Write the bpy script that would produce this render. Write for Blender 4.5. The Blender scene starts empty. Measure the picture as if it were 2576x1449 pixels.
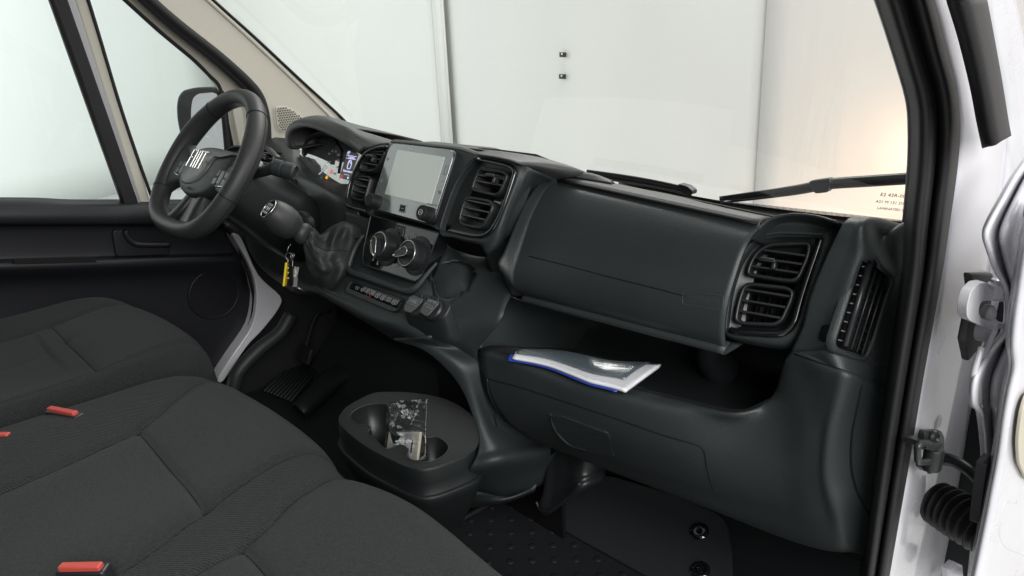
import bpy, bmesh, math, random
from mathutils import Vector, Matrix
from mathutils.geometry import intersect_point_tri_2d
random.seed(4)
scene = bpy.context.scene
col = scene.collection
V = Vector
# ------------------------------------------------------------------ camera
FPX = 1881.0
Rv = V((.684, -.213, .698)).normalized()
Uv = V((-.042, .943, .329)); Uv = (Uv - Rv * Uv.dot(Rv)).normalized()
Fv = Uv.cross(Rv)
CAM = V((1.25, -.88, 1.10))
# rows of the camera-to-world matrix (world axes seen from the camera)
M = Matrix((Rv, Fv, Uv))            # cam vector -> world vector
cd = bpy.data.cameras.new('camera'); cam = bpy.data.objects.new('camera', cd); col.objects.link(cam)
cd.sensor_width = 36; cd.lens = 36 * FPX / 2576; cd.clip_start = .02; cd.clip_end = 200
cam.matrix_world = Matrix.Translation(CAM) @ M.to_4x4()
scene.camera = cam
# ------------------------------------------------------------------ light
w = bpy.data.worlds.new('World'); scene.world = w; w.use_nodes = True
bg = w.node_tree.nodes['Background']; bg.inputs[0].default_value = (.93, .965, .965, 1); bg.inputs[1].default_value = 0.50
def area(name, loc, target, sx, sy, power, color=(1, 1, 1)):
    l = bpy.data.lights.new(name, 'AREA'); l.shape = 'RECTANGLE'; l.size = sx; l.size_y = sy; l.energy = power; l.color = color
    o = bpy.data.objects.new(name, l); col.objects.link(o); o.location = loc
    o.rotation_euler = (V(target) - V(loc)).to_track_quat('-Z', 'Y').to_euler(); return o
area('fill_light_front', (-.6, 3.6, 4.2), (0, .6, .8), 5, 1.6, 235, (1, .98, .95))  # unseen light added above the windscreen to brighten the dash tops
area('fill_light_side', (3.3, -1.3, 2.4), (.7, .1, .6), 2.4, 2.0, 160, (1, .98, .97))  # unseen light added on the open door side for dash and pillar
area('fill_light_driver', (-5.2, -.6, 3.8), (-9.5, .2, .8), 2.0, 6, 260, (.96, 1, .99))  # added to brighten the sheet outside the driver windows
area('warm_fill_low', (-.28, 3.96, .20), (-.80, 4.30, .22), .40, .08, 3.0, (1, .60, .33))  # unseen warm light put behind the pillar to make the sheet glow
area('warm_fill_floor', (-.80, 3.85, -.55), (-.85, 4.34, .10), 1.1, .10, 3.2, (1, .66, .42))  # second added warm light, out of view below the dash line
area('fill_light_right', (3.4, 2.2, 2.8), (1.0, .35, .6), 1.8, 1.8, 55, (1, .98, .98))  # added fill for the white pillar, in place of bounced light
scene.view_settings.view_transform = 'Standard'; scene.view_settings.look = 'None'
scene.view_settings.exposure = 0; scene.view_settings.gamma = 1
scene.render.resolution_x = 1024; scene.render.resolution_y = 576
scene.cycles.max_bounces = 10; scene.cycles.transparent_max_bounces = 12
# ------------------------------------------------------------------ measuring: photo pixel + a known plane -> place in the van (metres)
def ray(u, v):
    return M @ V(((u - 1288) / FPX, (724 - v) / FPX, -1))
def PX(u, v, x): r = ray(u, v); return CAM + r * ((x - CAM.x) / r.x)
def PY(u, v, y): r = ray(u, v); return CAM + r * ((y - CAM.y) / r.y)
def PZ(u, v, z): r = ray(u, v); return CAM + r * ((z - CAM.z) / r.z)
MT = M.transposed()
def proj(p):
    c = MT @ (V(p) - CAM); return (1288 + FPX * c.x / -c.z, 724 - FPX * c.y / -c.z)
def mk(s, ox, oy): return lambda x, y: (ox + x * s, oy + y * s)
c1 = mk(.57336, 0, 0); c2 = mk(.39682, 638.9, 255.6); c3 = mk(.44083, 1213.9, 319.4); c4 = mk(.69103, 1661.1, 447.2)
c5 = mk(.471, 766.7, 766.7); c6 = mk(.51496, 0, 702.8); c7 = mk(.48513, 2108.3, 0); c8 = mk(.51505, 2108.3, 702.8)
d1 = mk(.29107, 357.8, 204.4); d2 = mk(.15432, 721.9, 287.5); d3 = mk(.19395, 613.3, 472.8); d4 = mk(.24253, 868.9, 351.4)
d5 = mk(.1896, 849.7, 575.0); d6 = mk(.2337, 830.6, 945.6); d7 = mk(.19841, 1252.2, 843.3)
pp = lambda u, v: (u, v)
class Fr:
    """a flat local frame: origin, x axis, outward normal"""
    def __init__(s, o, x, n):
        s.o = V(o); s.n = V(n).normalized(); s.x = (V(x) - s.n * V(x).dot(s.n)).normalized(); s.y = s.n.cross(s.x)
    def hit(s, uv, off=0):
        r = ray(*uv); t = (s.o + s.n * off - CAM).dot(s.n) / r.dot(s.n); return CAM + r * t
    def loc(s, uv, off=0):
        p = s.hit(uv, off) - s.o; return (p.dot(s.x), p.dot(s.y))
    def pt(s, a, b, h=0): return s.o + s.x * a + s.y * b + s.n * h
# ------------------------------------------------------------------ materials
def mat(name, colr, rough=.5, metal=0, bump=0, bscale=400, spec=.5, coat=0, emis=None, estr=0, var=0, wave=None, trans=0, alpha=1, sheen=0):
    m = bpy.data.materials.new(name); m.use_nodes = True; nt = m.node_tree; p = nt.nodes['Principled BSDF']
    p.inputs['Base Color'].default_value = (*colr, 1); p.inputs['Roughness'].default_value = rough; p.inputs['Metallic'].default_value = metal
    p.inputs['Specular IOR Level'].default_value = spec; p.inputs['Coat Weight'].default_value = coat; p.inputs['Coat Roughness'].default_value = .05
    p.inputs['Sheen Weight'].default_value = sheen
    if trans: p.inputs['Transmission Weight'].default_value = trans
    p.inputs['Alpha'].default_value = alpha
    if emis: p.inputs['Emission Color'].default_value = (*emis, 1); p.inputs['Emission Strength'].default_value = estr
    tc = nt.nodes.new('ShaderNodeTexCoord')
    if bump:
        n = nt.nodes.new('ShaderNodeTexNoise'); n.inputs['Scale'].default_value = bscale; n.inputs['Detail'].default_value = 3
        nt.links.new(tc.outputs['Object'], n.inputs['Vector'])
        b = nt.nodes.new('ShaderNodeBump'); b.inputs['Strength'].default_value = bump; b.inputs['Distance'].default_value = .002
        nt.links.new(n.outputs['Fac'], b.inputs['Height']); nt.links.new(b.outputs['Normal'], p.inputs['Normal'])
        if wave:
            wv = nt.nodes.new('ShaderNodeTexWave'); wv.inputs['Scale'].default_value = wave[0]; wv.bands_direction = wave[1]
            rm = nt.nodes.new('ShaderNodeMapping'); rm.inputs['Rotation'].default_value = (0, 0, math.radians(50)); nt.links.new(tc.outputs['Object'], rm.inputs[0]); nt.links.new(rm.outputs[0], wv.inputs['Vector'])
            b2 = nt.nodes.new('ShaderNodeBump'); b2.inputs['Strength'].default_value = wave[2]; b2.inputs['Distance'].default_value = .003
            nt.links.new(wv.outputs['Fac'], b2.inputs['Height']); nt.links.new(b.outputs['Normal'], b2.inputs['Normal']); nt.links.new(b2.outputs['Normal'], p.inputs['Normal'])
    if var:
        n2 = nt.nodes.new('ShaderNodeTexNoise'); n2.inputs['Scale'].default_value = 5; n2.inputs['Detail'].default_value = 6
        nt.links.new(tc.outputs['Object'], n2.inputs['Vector'])
        mr = nt.nodes.new('ShaderNodeMapRange'); mr.inputs['To Min'].default_value = rough - var; mr.inputs['To Max'].default_value = rough + var
        nt.links.new(n2.outputs['Fac'], mr.inputs['Value']); nt.links.new(mr.outputs['Result'], p.inputs['Roughness'])
        hs = nt.nodes.new('ShaderNodeMapRange'); hs.inputs['To Min'].default_value = .75; hs.inputs['To Max'].default_value = 1.25
        nt.links.new(n2.outputs['Fac'], hs.inputs['Value'])
        mx = nt.nodes.new('ShaderNodeMix'); mx.data_type = 'RGBA'; mx.blend_type = 'MULTIPLY'; mx.inputs[0].default_value = 1
        mx.inputs[6].default_value = (*colr, 1); nt.links.new(hs.outputs['Result'], mx.inputs[7]); nt.links.new(mx.outputs[2], p.inputs['Base Color'])
    return m
BLK = mat('grained_black_plastic', (.0235, .0285, .0295), .45, bump=.35, bscale=520, spec=.42, var=.05)
BLK2 = mat('leather_grain_black', (.0225, .0272, .0282), .42, bump=.22, bscale=420, spec=.42, var=.05)
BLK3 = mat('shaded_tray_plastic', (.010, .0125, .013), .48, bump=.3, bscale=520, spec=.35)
TOP = mat('lit_dash_top_plastic', (.043, .045, .044), .48, bump=.35, bscale=500, spec=.5, var=.05)  # lighter than the other black plastic: windscreen light put into the colour
SAT = mat('satin_black', (.014, .016, .017), .38, bump=.08, bscale=300, spec=.5)
GLO = mat('gloss_black', (.006, .007, .008), .06, spec=.6, coat=.5)
DRK = mat('duct_black', (.004, .004, .005), .6, spec=.3)
RUB = mat('rubber_black', (.013, .013, .014), .55, bump=.2, bscale=250, spec=.35)
SLT = mat('slat_black', (.02, .022, .024), .32, spec=.6)
CHR = mat('satin_chrome', (.55, .55, .53), .25, metal=1)
GRY = mat('grey_metal', (.35, .35, .36), .35, metal=.8)
WRT = mat('white_print', (.62, .64, .63), .5)
WDM = mat('grey_print', (.20, .21, .21), .5)
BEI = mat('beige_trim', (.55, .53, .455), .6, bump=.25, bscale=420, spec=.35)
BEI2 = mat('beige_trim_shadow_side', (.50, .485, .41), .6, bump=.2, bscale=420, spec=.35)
WHT = mat('white_paint', (.60, .60, .635), .28, spec=.5, coat=.6, var=.03)
FAB = None
def fabric(name, colr, ribs=None):
    m = mat(name, colr, .85, bump=.9, bscale=750, spec=.2, sheen=.06, wave=ribs)
    nt = m.node_tree; p = nt.nodes['Principled BSDF']
    tc = [n for n in nt.nodes if n.type == 'TEX_COORD'][0]
    n = nt.nodes.new('ShaderNodeTexNoise'); n.inputs['Scale'].default_value = 620; n.inputs['Detail'].default_value = 2
    mp = nt.nodes.new('ShaderNodeMapping'); mp.inputs['Rotation'].default_value = (0, 0, .6); mp.inputs['Scale'].default_value = (1, .35, 1)
    nt.links.new(tc.outputs['Object'], mp.inputs[0]); nt.links.new(mp.outputs[0], n.inputs['Vector'])
    r = nt.nodes.new('ShaderNodeValToRGB'); r.color_ramp.elements[0].position = .35; r.color_ramp.elements[1].position = .68
    r.color_ramp.elements[0].color = (*[c * .68 for c in colr], 1); r.color_ramp.elements[1].color = (*[c * 1.4 for c in colr], 1)
    nt.links.new(n.outputs['Fac'], r.inputs[0]); nt.links.new(r.outputs[0], p.inputs['Base Color'])
    return m
FAB = fabric('seat_fabric', (.0170, .0205, .0196))
FABR = fabric('ribbed_seat_fabric', (.0172, .0206, .0199), (80, 'X', .5))
# ------------------------------------------------------------------ object helpers
def link(o, parent=None):
    col.objects.link(o)
    if parent is not None: o.parent = parent
    return o
def tag(o, label=None, cat=None, group=None, kind=None):
    if label: o['label'] = label
    if cat: o['category'] = cat
    if group: o['group'] = group
    if kind: o['kind'] = kind
    return o
def empty(name, label, cat, loc=(0, 0, 0), group=None):
    # the empty marks the thing; all part meshes are in van coordinates, so parent_inverse is applied by shifting
    o = bpy.data.objects.new(name, None); o.empty_display_size = .05; link(o); o.location = loc
    return tag(o, label, cat, group)
def root_of(p):
    off = V((0, 0, 0))
    while p is not None: off += p.location; p = p.parent
    return off
def mesh(name, verts, faces, m, parent=None, smooth=True, mods=(), mats=None, fmat=None):
    off = root_of(parent) if parent is not None else V((0, 0, 0))
    me = bpy.data.meshes.new(name); me.from_pydata([tuple(V(v) - off) for v in verts], [], faces); me.validate()
    for mm in (mats or [m]): me.materials.append(mm)
    if fmat:
        for p, k in zip(me.polygons, fmat): p.material_index = k
    bm = bmesh.new(); bm.from_mesh(me); bmesh.ops.recalc_face_normals(bm, faces=bm.faces); bm.to_mesh(me); bm.free()
    if smooth:
        me.polygons.foreach_set('use_smooth', [True] * len(me.polygons))
    o = bpy.data.objects.new(name, me); link(o, parent)
    for md in mods:
        if md[0] == 'bevel':
            b = o.modifiers.new('bevel', 'BEVEL'); b.width = md[1]; b.segments = md[2] if len(md) > 2 else 2; b.limit_method = 'ANGLE'; b.angle_limit = math.radians(35); b.harden_normals = False
        if md[0] == 'solid':
            s = o.modifiers.new('solid', 'SOLIDIFY'); s.thickness = md[1]; s.offset = md[2] if len(md) > 2 else 0
        if md[0] == 'sub':
            s = o.modifiers.new('sub', 'SUBSURF'); s.levels = md[1]; s.render_levels = md[1]
    return o
def auto(o, ang=35):
    me = o.data; bm = bmesh.new(); bm.from_mesh(me)
    for e in bm.edges:
        if len(e.link_faces) == 2 and e.calc_face_angle(0) > math.radians(ang): e.smooth = False
    bm.to_mesh(me); bm.free(); return o
def cr(p0, p1, p2, p3, t):
    return .5 * ((2 * p1) + (p2 - p0) * t + (2 * p0 - 5 * p1 + 4 * p2 - p3) * t * t + (3 * p1 - p0 - 3 * p2 + p3) * t ** 3)
def spline(P, n, closed=False):
    P = [V(p) for p in P]; out = []; N = len(P)
    segs = N if closed else N - 1
    for i in range(segs):
        if closed: q = [P[(i + k) % N] for k in (-1, 0, 1, 2)]
        else: q = [P[i - 1] if i else 2 * P[0] - P[1], P[i], P[i + 1], P[i + 2] if i + 2 < N else 2 * P[-1] - P[-2]]
        for k in range(n): out.append(cr(*q, k / n))
    if not closed: out.append(P[-1].copy())
    return out
def resample(P, n, closed=True):
    P = [V(p) for p in P]; Q = P + [P[0]] if closed else P
    L = [0]
    for a, b in zip(Q, Q[1:]): L.append(L[-1] + (b - a).length)
    out = []; j = 0
    for i in range(n):
        s = L[-1] * i / (n if closed else n - 1)
        while j < len(L) - 2 and L[j + 1] < s: j += 1
        t = (s - L[j]) / max(1e-9, L[j + 1] - L[j]); out.append(Q[j].lerp(Q[j + 1], min(1, t)))
    return out
def inpoly(x, y, poly):
    c = False; j = len(poly) - 1
    for i in range(len(poly)):
        xi, yi = poly[i]; xj, yj = poly[j]
        if (yi > y) != (yj > y) and x < (xj - xi) * (y - yi) / (yj - yi + 1e-12) + xi: c = not c
        j = i
    return c
def grid(name, rows, m, parent=None, su=8, sv=8, thick=.004, cut=(), off=0, edge=None):
    """smooth sheet through measured points; solid shell of the given thickness"""
    R = [spline(r, su) for r in rows]; nc = len(R[0])
    C_ = [spline([R[i][j] for i in range(len(R))], sv) for j in range(nc)]
    nr = len(C_[0]); verts = [C_[j][i] for i in range(nr) for j in range(nc)]; faces = []
    for i in range(nr - 1):
        for j in range(nc - 1):
            f = (i * nc + j, i * nc + j + 1, (i + 1) * nc + j + 1, (i + 1) * nc + j)
            if cut:
                c = (verts[f[0]] + verts[f[1]] + verts[f[2]] + verts[f[3]]) / 4; q = proj(c)
                if any(inpoly(q[0], q[1], pl) for pl in cut): continue
            faces.append(f)
    mods = [('solid', thick, off)] if thick else []
    return mesh(name, verts, faces, m, parent, mods=mods)
def rings(name, RR, m, parent=None, cap0=False, cap1=False, mods=(), n=64, mats=None, rm=None, smooth=True, ang=None, closed_v=False):
    """closed outlines joined one after the other"""
    RR = [resample(r, n) if len(r) != n else [V(p) for p in r] for r in RR]
    verts = [p for r in RR for p in r]; faces = []; fm = []
    k = len(RR)
    for i in range(k if closed_v else k - 1):
        a = i * n; b = ((i + 1) % k) * n
        for j in range(n):
            faces.append((a + j, a + (j + 1) % n, b + (j + 1) % n, b + j)); fm.append(rm[i] if rm else 0)
    if cap0: faces.append(tuple(range(n))[::-1]); fm.append(rm[0] if rm else 0)
    if cap1: faces.append(tuple((k - 1) * n + j for j in range(n))); fm.append(rm[-1] if rm else 0)
    o = mesh(name, verts, faces, m, parent, smooth=smooth, mods=mods, mats=mats, fmat=fm if mats else None)
    if ang: auto(o, ang)
    return o
def tube(name, P, r, m, parent=None, closed=False, n=10, sp=6, cap=True, flat=1, up=None, mods=()):
    Q = spline(P, sp, closed) if sp > 1 else [V(p) for p in P]
    N = len(Q); rr = r if isinstance(r, (list, tuple)) else None
    if rr:
        k = len(rr) - (0 if closed else 1)
        RRr = []
        for i in range(N):
            t = i / (N if closed else N - 1) * k; a = int(t) % len(rr); b = (a + 1) % len(rr) if closed else min(a + 1, len(rr) - 1); RRr.append(rr[a] * (1 - (t - int(t))) + rr[b] * (t - int(t)))
    else: RRr = [r] * N
    rgs = []; prev = V(up) if up is not None else None
    for i in range(N):
        if closed: T = (Q[(i + 1) % N] - Q[i - 1]).normalized()
        else: T = (Q[min(i + 1, N - 1)] - Q[max(i - 1, 0)]).normalized()
        if prev is None: prev = V((0, 0, 1)) if abs(T.z) < .9 else V((1, 0, 0))
        ref = V(up) if up is not None else prev
        a = (ref - T * ref.dot(T)).normalized(); b = T.cross(a); prev = a
        rgs.append([Q[i] + a * math.cos(t) * RRr[i] * flat + b * math.sin(t) * RRr[i] for t in [2 * math.pi * k / n for k in range(n)]])
    return rings(name, rgs, m, parent, cap0=cap and not closed, cap1=cap and not closed, n=n, closed_v=closed, mods=mods)
def roundpoly(P, r, k=5):
    P = [V(p) for p in P]; out = []; N = len(P)
    for i in range(N):
        a, b, c = P[i - 1], P[i], P[(i + 1) % N]
        d = min(r if not isinstance(r, (list, tuple)) else r[i], (a - b).length * .48, (c - b).length * .48)
        s = b + (a - b).normalized() * d; e = b + (c - b).normalized() * d
        for j in range(k + 1):
            t = j / k; out.append(s * (1 - t) ** 2 + b * 2 * t * (1 - t) + e * t * t)
    return out
def slab(name, P, dv, m, parent=None, bev=.001, seg=2, smooth=True):
    """flat outline given real thickness"""
    n = len(P); P = [V(p) for p in P]; Q = [p + V(dv) for p in P]
    faces = [tuple(range(n)), tuple(range(n, 2 * n))[::-1]] + [(i, (i + 1) % n, n + (i + 1) % n, n + i) for i in range(n)]
    o = mesh(name, P + Q, faces, m, parent, smooth=smooth, mods=[('bevel', bev, seg)] if bev else [])
    return auto(o, 30)
def offset2(P, d):
    """inset a closed polygon in its own plane towards its inside"""
    P = [V(p) for p in P]; N = len(P); c = sum(P, V((0, 0, 0))) / N
    nrm = V((0, 0, 0))
    for i in range(N): nrm += (P[i] - c).cross(P[(i + 1) % N] - c)
    nrm.normalize(); out = []
    for i in range(N):
        e1 = (P[i] - P[i - 1]); e2 = (P[(i + 1) % N] - P[i])
        if e1.length < 1e-7: e1 = e2
        if e2.length < 1e-7: e2 = e1
        n1 = nrm.cross(e1.normalized()); n2 = nrm.cross(e2.normalized()); b = (n1 + n2)
        b = b.normalized() if b.length > 1e-6 else n1
        out.append(P[i] + b * d / max(.5, b.dot(n1)))
    return out
def box(name, o, ax, ay, az, m, parent=None, bev=.001, seg=2):
    """box from centre and three half-axes"""
    o = V(o); ax = V(ax); ay = V(ay); az = V(az)
    vs = [o + ax * i + ay * j + az * k for i in (-1, 1) for j in (-1, 1) for k in (-1, 1)]
    fs = [(0, 1, 3, 2), (4, 6, 7, 5), (0, 4, 5, 1), (2, 3, 7, 6), (0, 2, 6, 4), (1, 5, 7, 3)]
    ob = mesh(name, vs, fs, m, parent, mods=[('bevel', bev, seg)] if bev else []); return auto(ob, 30)
def multi(name, parts, parent=None, smooth=True, mods=()):
    """several shapes of one part merged into one mesh: list of (verts, faces, material)"""
    vs = []; fs = []; fm = []; ms = []
    for v, f, m in parts:
        if m not in ms: ms.append(m)
        b = len(vs); vs += list(v); fs += [tuple(i + b for i in q) for q in f]; fm += [ms.index(m)] * len(f)
    return mesh(name, vs, fs, None, parent, smooth, mods, mats=ms, fmat=fm)
def g_box(o, ax, ay, az, m):
    o = V(o); ax = V(ax); ay = V(ay); az = V(az)
    return ([o + ax * i + ay * j + az * k for i in (-1, 1) for j in (-1, 1) for k in (-1, 1)], [(0, 1, 3, 2), (4, 6, 7, 5), (0, 4, 5, 1), (2, 3, 7, 6), (0, 2, 6, 4), (1, 5, 7, 3)], m)
def g_lathe(c, axis, prof, m, n=40, xdir=None, sq=None):
    """revolve (radius, height) pairs about an axis"""
    axis = V(axis).normalized(); a = V(xdir) if xdir is not None else (V((1, 0, 0)) if abs(axis.x) < .9 else V((0, 1, 0)))
    a = (a - axis * a.dot(axis)).normalized(); b = axis.cross(a); vs = []; fs = []
    for r, h in prof:
        for k in range(n):
            t = 2 * math.pi * k / n; vs.append(V(c) + axis * h + (a * math.cos(t) * (sq or 1) + b * math.sin(t)) * r)
    for i in range(len(prof) - 1):
        for k in range(n): fs.append((i * n + k, i * n + (k + 1) % n, (i + 1) * n + (k + 1) % n, (i + 1) * n + k))
    fs.append(tuple(range(n))[::-1]); fs.append(tuple((len(prof) - 1) * n + k for k in range(n)))
    return (vs, fs, m)
def lathe(name, c, axis, prof, m, parent=None, n=40, ang=35, **k):
    o = multi(name, [g_lathe(c, axis, prof, m, n, **k)], parent); return auto(o, ang)
def text(name, s, fr, a, b, size, m, parent=None, h=.0008, ext=.0003, rot=0, align='CENTER', sx=1, bold=0):
    cu = bpy.data.curves.new(name, 'FONT'); cu.body = s; cu.size = size; cu.extrude = ext; cu.align_x = align; cu.align_y = 'CENTER'; cu.offset = bold; cu.resolution_u = 2
    t = bpy.data.objects.new(name, cu); col.objects.link(t); dg = bpy.context.evaluated_depsgraph_get(); dg.update()
    me = bpy.data.meshes.new_from_object(t.evaluated_get(dg)); bpy.data.objects.remove(t); me.materials.clear(); me.materials.append(m)
    x = fr.x * math.cos(rot) + fr.y * math.sin(rot); y = fr.n.cross(x)
    T = Matrix((x * sx, y, fr.n)).transposed().to_4x4(); off = root_of(parent) if parent is not None else V((0, 0, 0))
    me.transform(Matrix.Translation(fr.pt(a, b, h) - off) @ T)
    o = bpy.data.objects.new(name, me); link(o, parent); return o
# ================================================================== STUDIO: sheets hung round the van, floor
def sheet_mat(name, colr):
    m = mat(name, colr, .75, spec=.2); nt = m.node_tree; p = nt.nodes['Principled BSDF']
    tc = [n for n in nt.nodes if n.type == 'TEX_COORD'][0]; mp = nt.nodes.new('ShaderNodeMapping'); mp.inputs['Scale'].default_value = (1.2, 1.2, .35)
    n = nt.nodes.new('ShaderNodeTexNoise'); n.inputs['Scale'].default_value = 1.6; n.inputs['Detail'].default_value = 5; n.inputs['Distortion'].default_value = .8
    b = nt.nodes.new('ShaderNodeBump'); b.inputs['Distance'].default_value = .05; b.inputs['Strength'].default_value = .22
    nt.links.new(tc.outputs['Object'], mp.inputs[0]); nt.links.new(mp.outputs[0], n.inputs['Vector']); nt.links.new(n.outputs['Fac'], b.inputs['Height']); nt.links.new(b.outputs['Normal'], p.inputs['Normal'])
    return m
SH1 = sheet_mat('backdrop_cloth', (.80, .80, .775)); SH2 = sheet_mat('backdrop_cloth_warm', (.73, .705, .675)); SH2.node_tree.nodes['Bump'].inputs['Strength'].default_value = .55; SH4 = sheet_mat('backdrop_cloth_pink', (.80, .76, .75)); SH3 = sheet_mat('backdrop_cloth_cool', (.80, .85, .83))
def sheet(name, a, b, z0, z1, m, label, nx=24, nz=10, amp=.012, group='white backdrop sheets'):
    a = V((*a, 0)); b = V((*b, 0)); d = (b - a).normalized(); nn = V((-d.y, d.x, 0)); vs = []; fs = []
    ph = random.random() * 6
    for j in range(nz + 1):
        for i in range(nx + 1):
            t = i / nx; p = a.lerp(b, t); p += nn * amp * (math.sin(t * 9 + ph + j * .2) + .5 * math.sin(t * 23 + ph * 2 - j * .35)); p.z = z0 + (z1 - z0) * j / nz; vs.append(p)
    for j in range(nz):
        for i in range(nx): q = j * (nx + 1) + i; fs.append((q, q + 1, q + nx + 2, q + nx + 1))
    o = mesh(name, vs, fs, m, None, mods=[('solid', .004)]); return tag(o, label, 'backdrop', group)
seam_r = PY(1921, 240, 4.2); seam_l = PY(1118, 180, 4.2)
cnr = PY(512, 40, 4.2)
sheet('backdrop_sheet', (cnr.x - .3, 4.2), (seam_l.x - .02, 4.2), -.9, 4.5, SH1, 'white backdrop sheet seen through the left of the windscreen above the cluster')
sheet('backdrop_sheet', (seam_l.x + .02, 4.215), (seam_r.x - .008, 4.215), -.9, 4.5, SH1, 'wide white backdrop sheet with two black clips behind the windscreen')
sheet('backdrop_sheet', (seam_r.x + .004, 4.16), (3.0, 4.5), -.9, 4.5, SH2, 'creased backdrop sheet with an orange glow beyond the right wiper', amp=.02)
sheet('backdrop_sheet', (3.02, 4.5), (8.5, 1.5), -.9, 4.5, SH4, 'pinkish white backdrop sheet outside the open door at top right', amp=.02)
sheet('backdrop_sheet', (-5.2, -8), (cnr.x, 4.15), -.9, 4.5, SH3, 'pale greenish backdrop sheet outside the driver side windows', amp=.03)
# a folded hem hanging where the two front sheets meet
for k, (w_, o_) in enumerate(((.11, -.07), (.07, .05))):
    pass
hem = mesh('backdrop_hem', [V((seam_l.x - .10 + .045 * math.sin(i * 1.3), 4.17 - .03 * abs(math.sin(i * 1.1)), 0)) + V((i * .028, 0, z)) for z in (-.8, 1.2, 3.2) for i in range(9)],
           [(r * 9 + i, r * 9 + i + 1, (r + 1) * 9 + i + 1, (r + 1) * 9 + i) for r in range(2) for i in range(8)], SH1, None, mods=[('solid', .004)])
tag(hem, 'narrow folded vertical hem where two backdrop sheets meet behind the cluster', 'hem')
fl = mesh('studio_floor', [(-16, -9, -.9), (10, -9, -.9), (10, 7, -.9), (-16, 7, -.9)], [(0, 1, 2, 3)], mat('studio_floor_grey', (.55, .55, .54), .5, bump=.1, bscale=30)); fl['kind'] = 'structure'
def clip(uv, y, label):
    p = PY(*uv, y); e = empty('backdrop_clip', label, 'clip', p, 'black clips on the backdrop')
    box('clip_plate', p, (.036, 0, 0), (0, .008, 0), (0, 0, .020), SAT, e, .002)
    lathe('peg', p + V((0, -.006, .006)), (0, -1, 0), [(.009, 0), (.009, .01), (.006, .014), (.001, .015)], WRT, e, n=16)
clip((1416, 137), 4.17, 'upper of two small black clips on the sheet behind the windscreen')
clip((1415, 192), 4.17, 'lower of two small black clips on the sheet behind the windscreen')
clip((2568, 196), 3.4, 'small black clip at the right edge outside the open door')

# ================================================================== VAN BODY (shell, glass, pillars)
body = empty('van_body', 'white van body with beige left pillar trim, windscreen and black door seal', 'van body', (0, .3, -.2))
def glassmat(name, tint, refl=.06):
    m = bpy.data.materials.new(name); m.use_nodes = True; nt = m.node_tree; nt.nodes.clear()
    o = nt.nodes.new('ShaderNodeOutputMaterial'); t = nt.nodes.new('ShaderNodeBsdfTransparent'); t.inputs[0].default_value = (*tint, 1)
    g = nt.nodes.new('ShaderNodeBsdfGlossy'); g.inputs['Roughness'].default_value = .02
    lw = nt.nodes.new('ShaderNodeLayerWeight'); lw.inputs[0].default_value = .5; pw = nt.nodes.new('ShaderNodeMath'); pw.operation = 'POWER'; pw.inputs[1].default_value = 5; nt.links.new(lw.outputs['Facing'], pw.inputs[0]); f = nt.nodes.new('ShaderNodeMath'); f.operation = 'MULTIPLY_ADD'; f.inputs[1].default_value = .8; f.inputs[2].default_value = .03; nt.links.new(pw.outputs[0], f.inputs[0]); x = nt.nodes.new('ShaderNodeMixShader')
    nt.links.new(f.outputs[0], x.inputs[0]); nt.links.new(t.outputs[0], x.inputs[1]); nt.links.new(g.outputs[0], x.inputs[2]); nt.links.new(x.outputs[0], o.inputs[0]); return m
GLS = glassmat('window_glass', (.965, .985, .975)); GLW = glassmat('windscreen_glass', (.97, .985, .975))
# windscreen: from its base behind the dash up and back over the cabin
def ws(x, s):   # s 0 base .. 1 roof edge
    y0 = .62 - .11 * (x / .95) ** 2; z0 = .735; yr = -.16 - .12 * (x / .95) ** 2; zr = 1.52
    return V((x, y0 + (yr - y0) * s, z0 + (zr - z0) * s + .03 * math.sin(math.pi * s)))
rows = [[ws(-.98 + 1.95 * i / 12, s) for i in range(13)] for s in (0, .25, .5, .75, 1)]
grid('windscreen', rows, GLW, body, 2, 3, thick=0)
FRIT = mat('black_frit', (.006, .006, .006), .35)
# black printed band along the base of the glass, following the measured edge
def onws(uv, off=-.006):
    # march the view ray to the windscreen surface
    r = ray(*uv); lo = None
    for k in range(400):
        p = CAM + r * (.6 + k * .004)
        s = (p.z - .735) / .785
        if p.y + .0 > ws(p.x, max(-.2, min(1, s))).y: return p + V((0, off, off))
    return p
fr_ = [onws((u, v)) for u, v in ((1560, 444), (1740, 484), (1900, 509), (2100, 533), (2310, 551))]
fr2 = [onws((u, v)) for u, v in ((1560, 470), (1740, 517), (1900, 545), (2100, 572), (2310, 592))]
grid('windscreen_frit', [fr_, fr2], FRIT, body, 6, 2, thick=.002)
# toothed dot row above the frit
dots = []
for i in range(150):
    t = i / 149; u = 1835 + (2275 - 1835) * t; v = 497 + (543 - 497) * t; p = onws((u, v)); q = onws((u + 2.0, v + .4)); h = onws((u, v + 7))
    dots.append(([p, q, q + (h - p), h], [(0, 1, 2, 3)], FRIT))
multi('frit_dots', dots, body, smooth=False)
# etched glass stamp, lower right of the windscreen
sp = onws((2245, 495)); frg = Fr(sp, V((1, 0, 0)), (V((0, -.69, -.72))).normalized())
frg = Fr(sp, V((1, .12, 0)), V((.05, -.72, .69)).normalized())
for k, (dx, dz, s_, sz) in enumerate(((0, .006, 'E2 43R-001582', .010), (.0, -.004, 'AS1 M 131 DOT 563', .008), (.003, -.013, 'LAMINATED SAFETY', .007))):
    text('glass_stamp', s_, frg, dx + .012, dz * 1.5, sz, SAT, body, h=.004)
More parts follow.
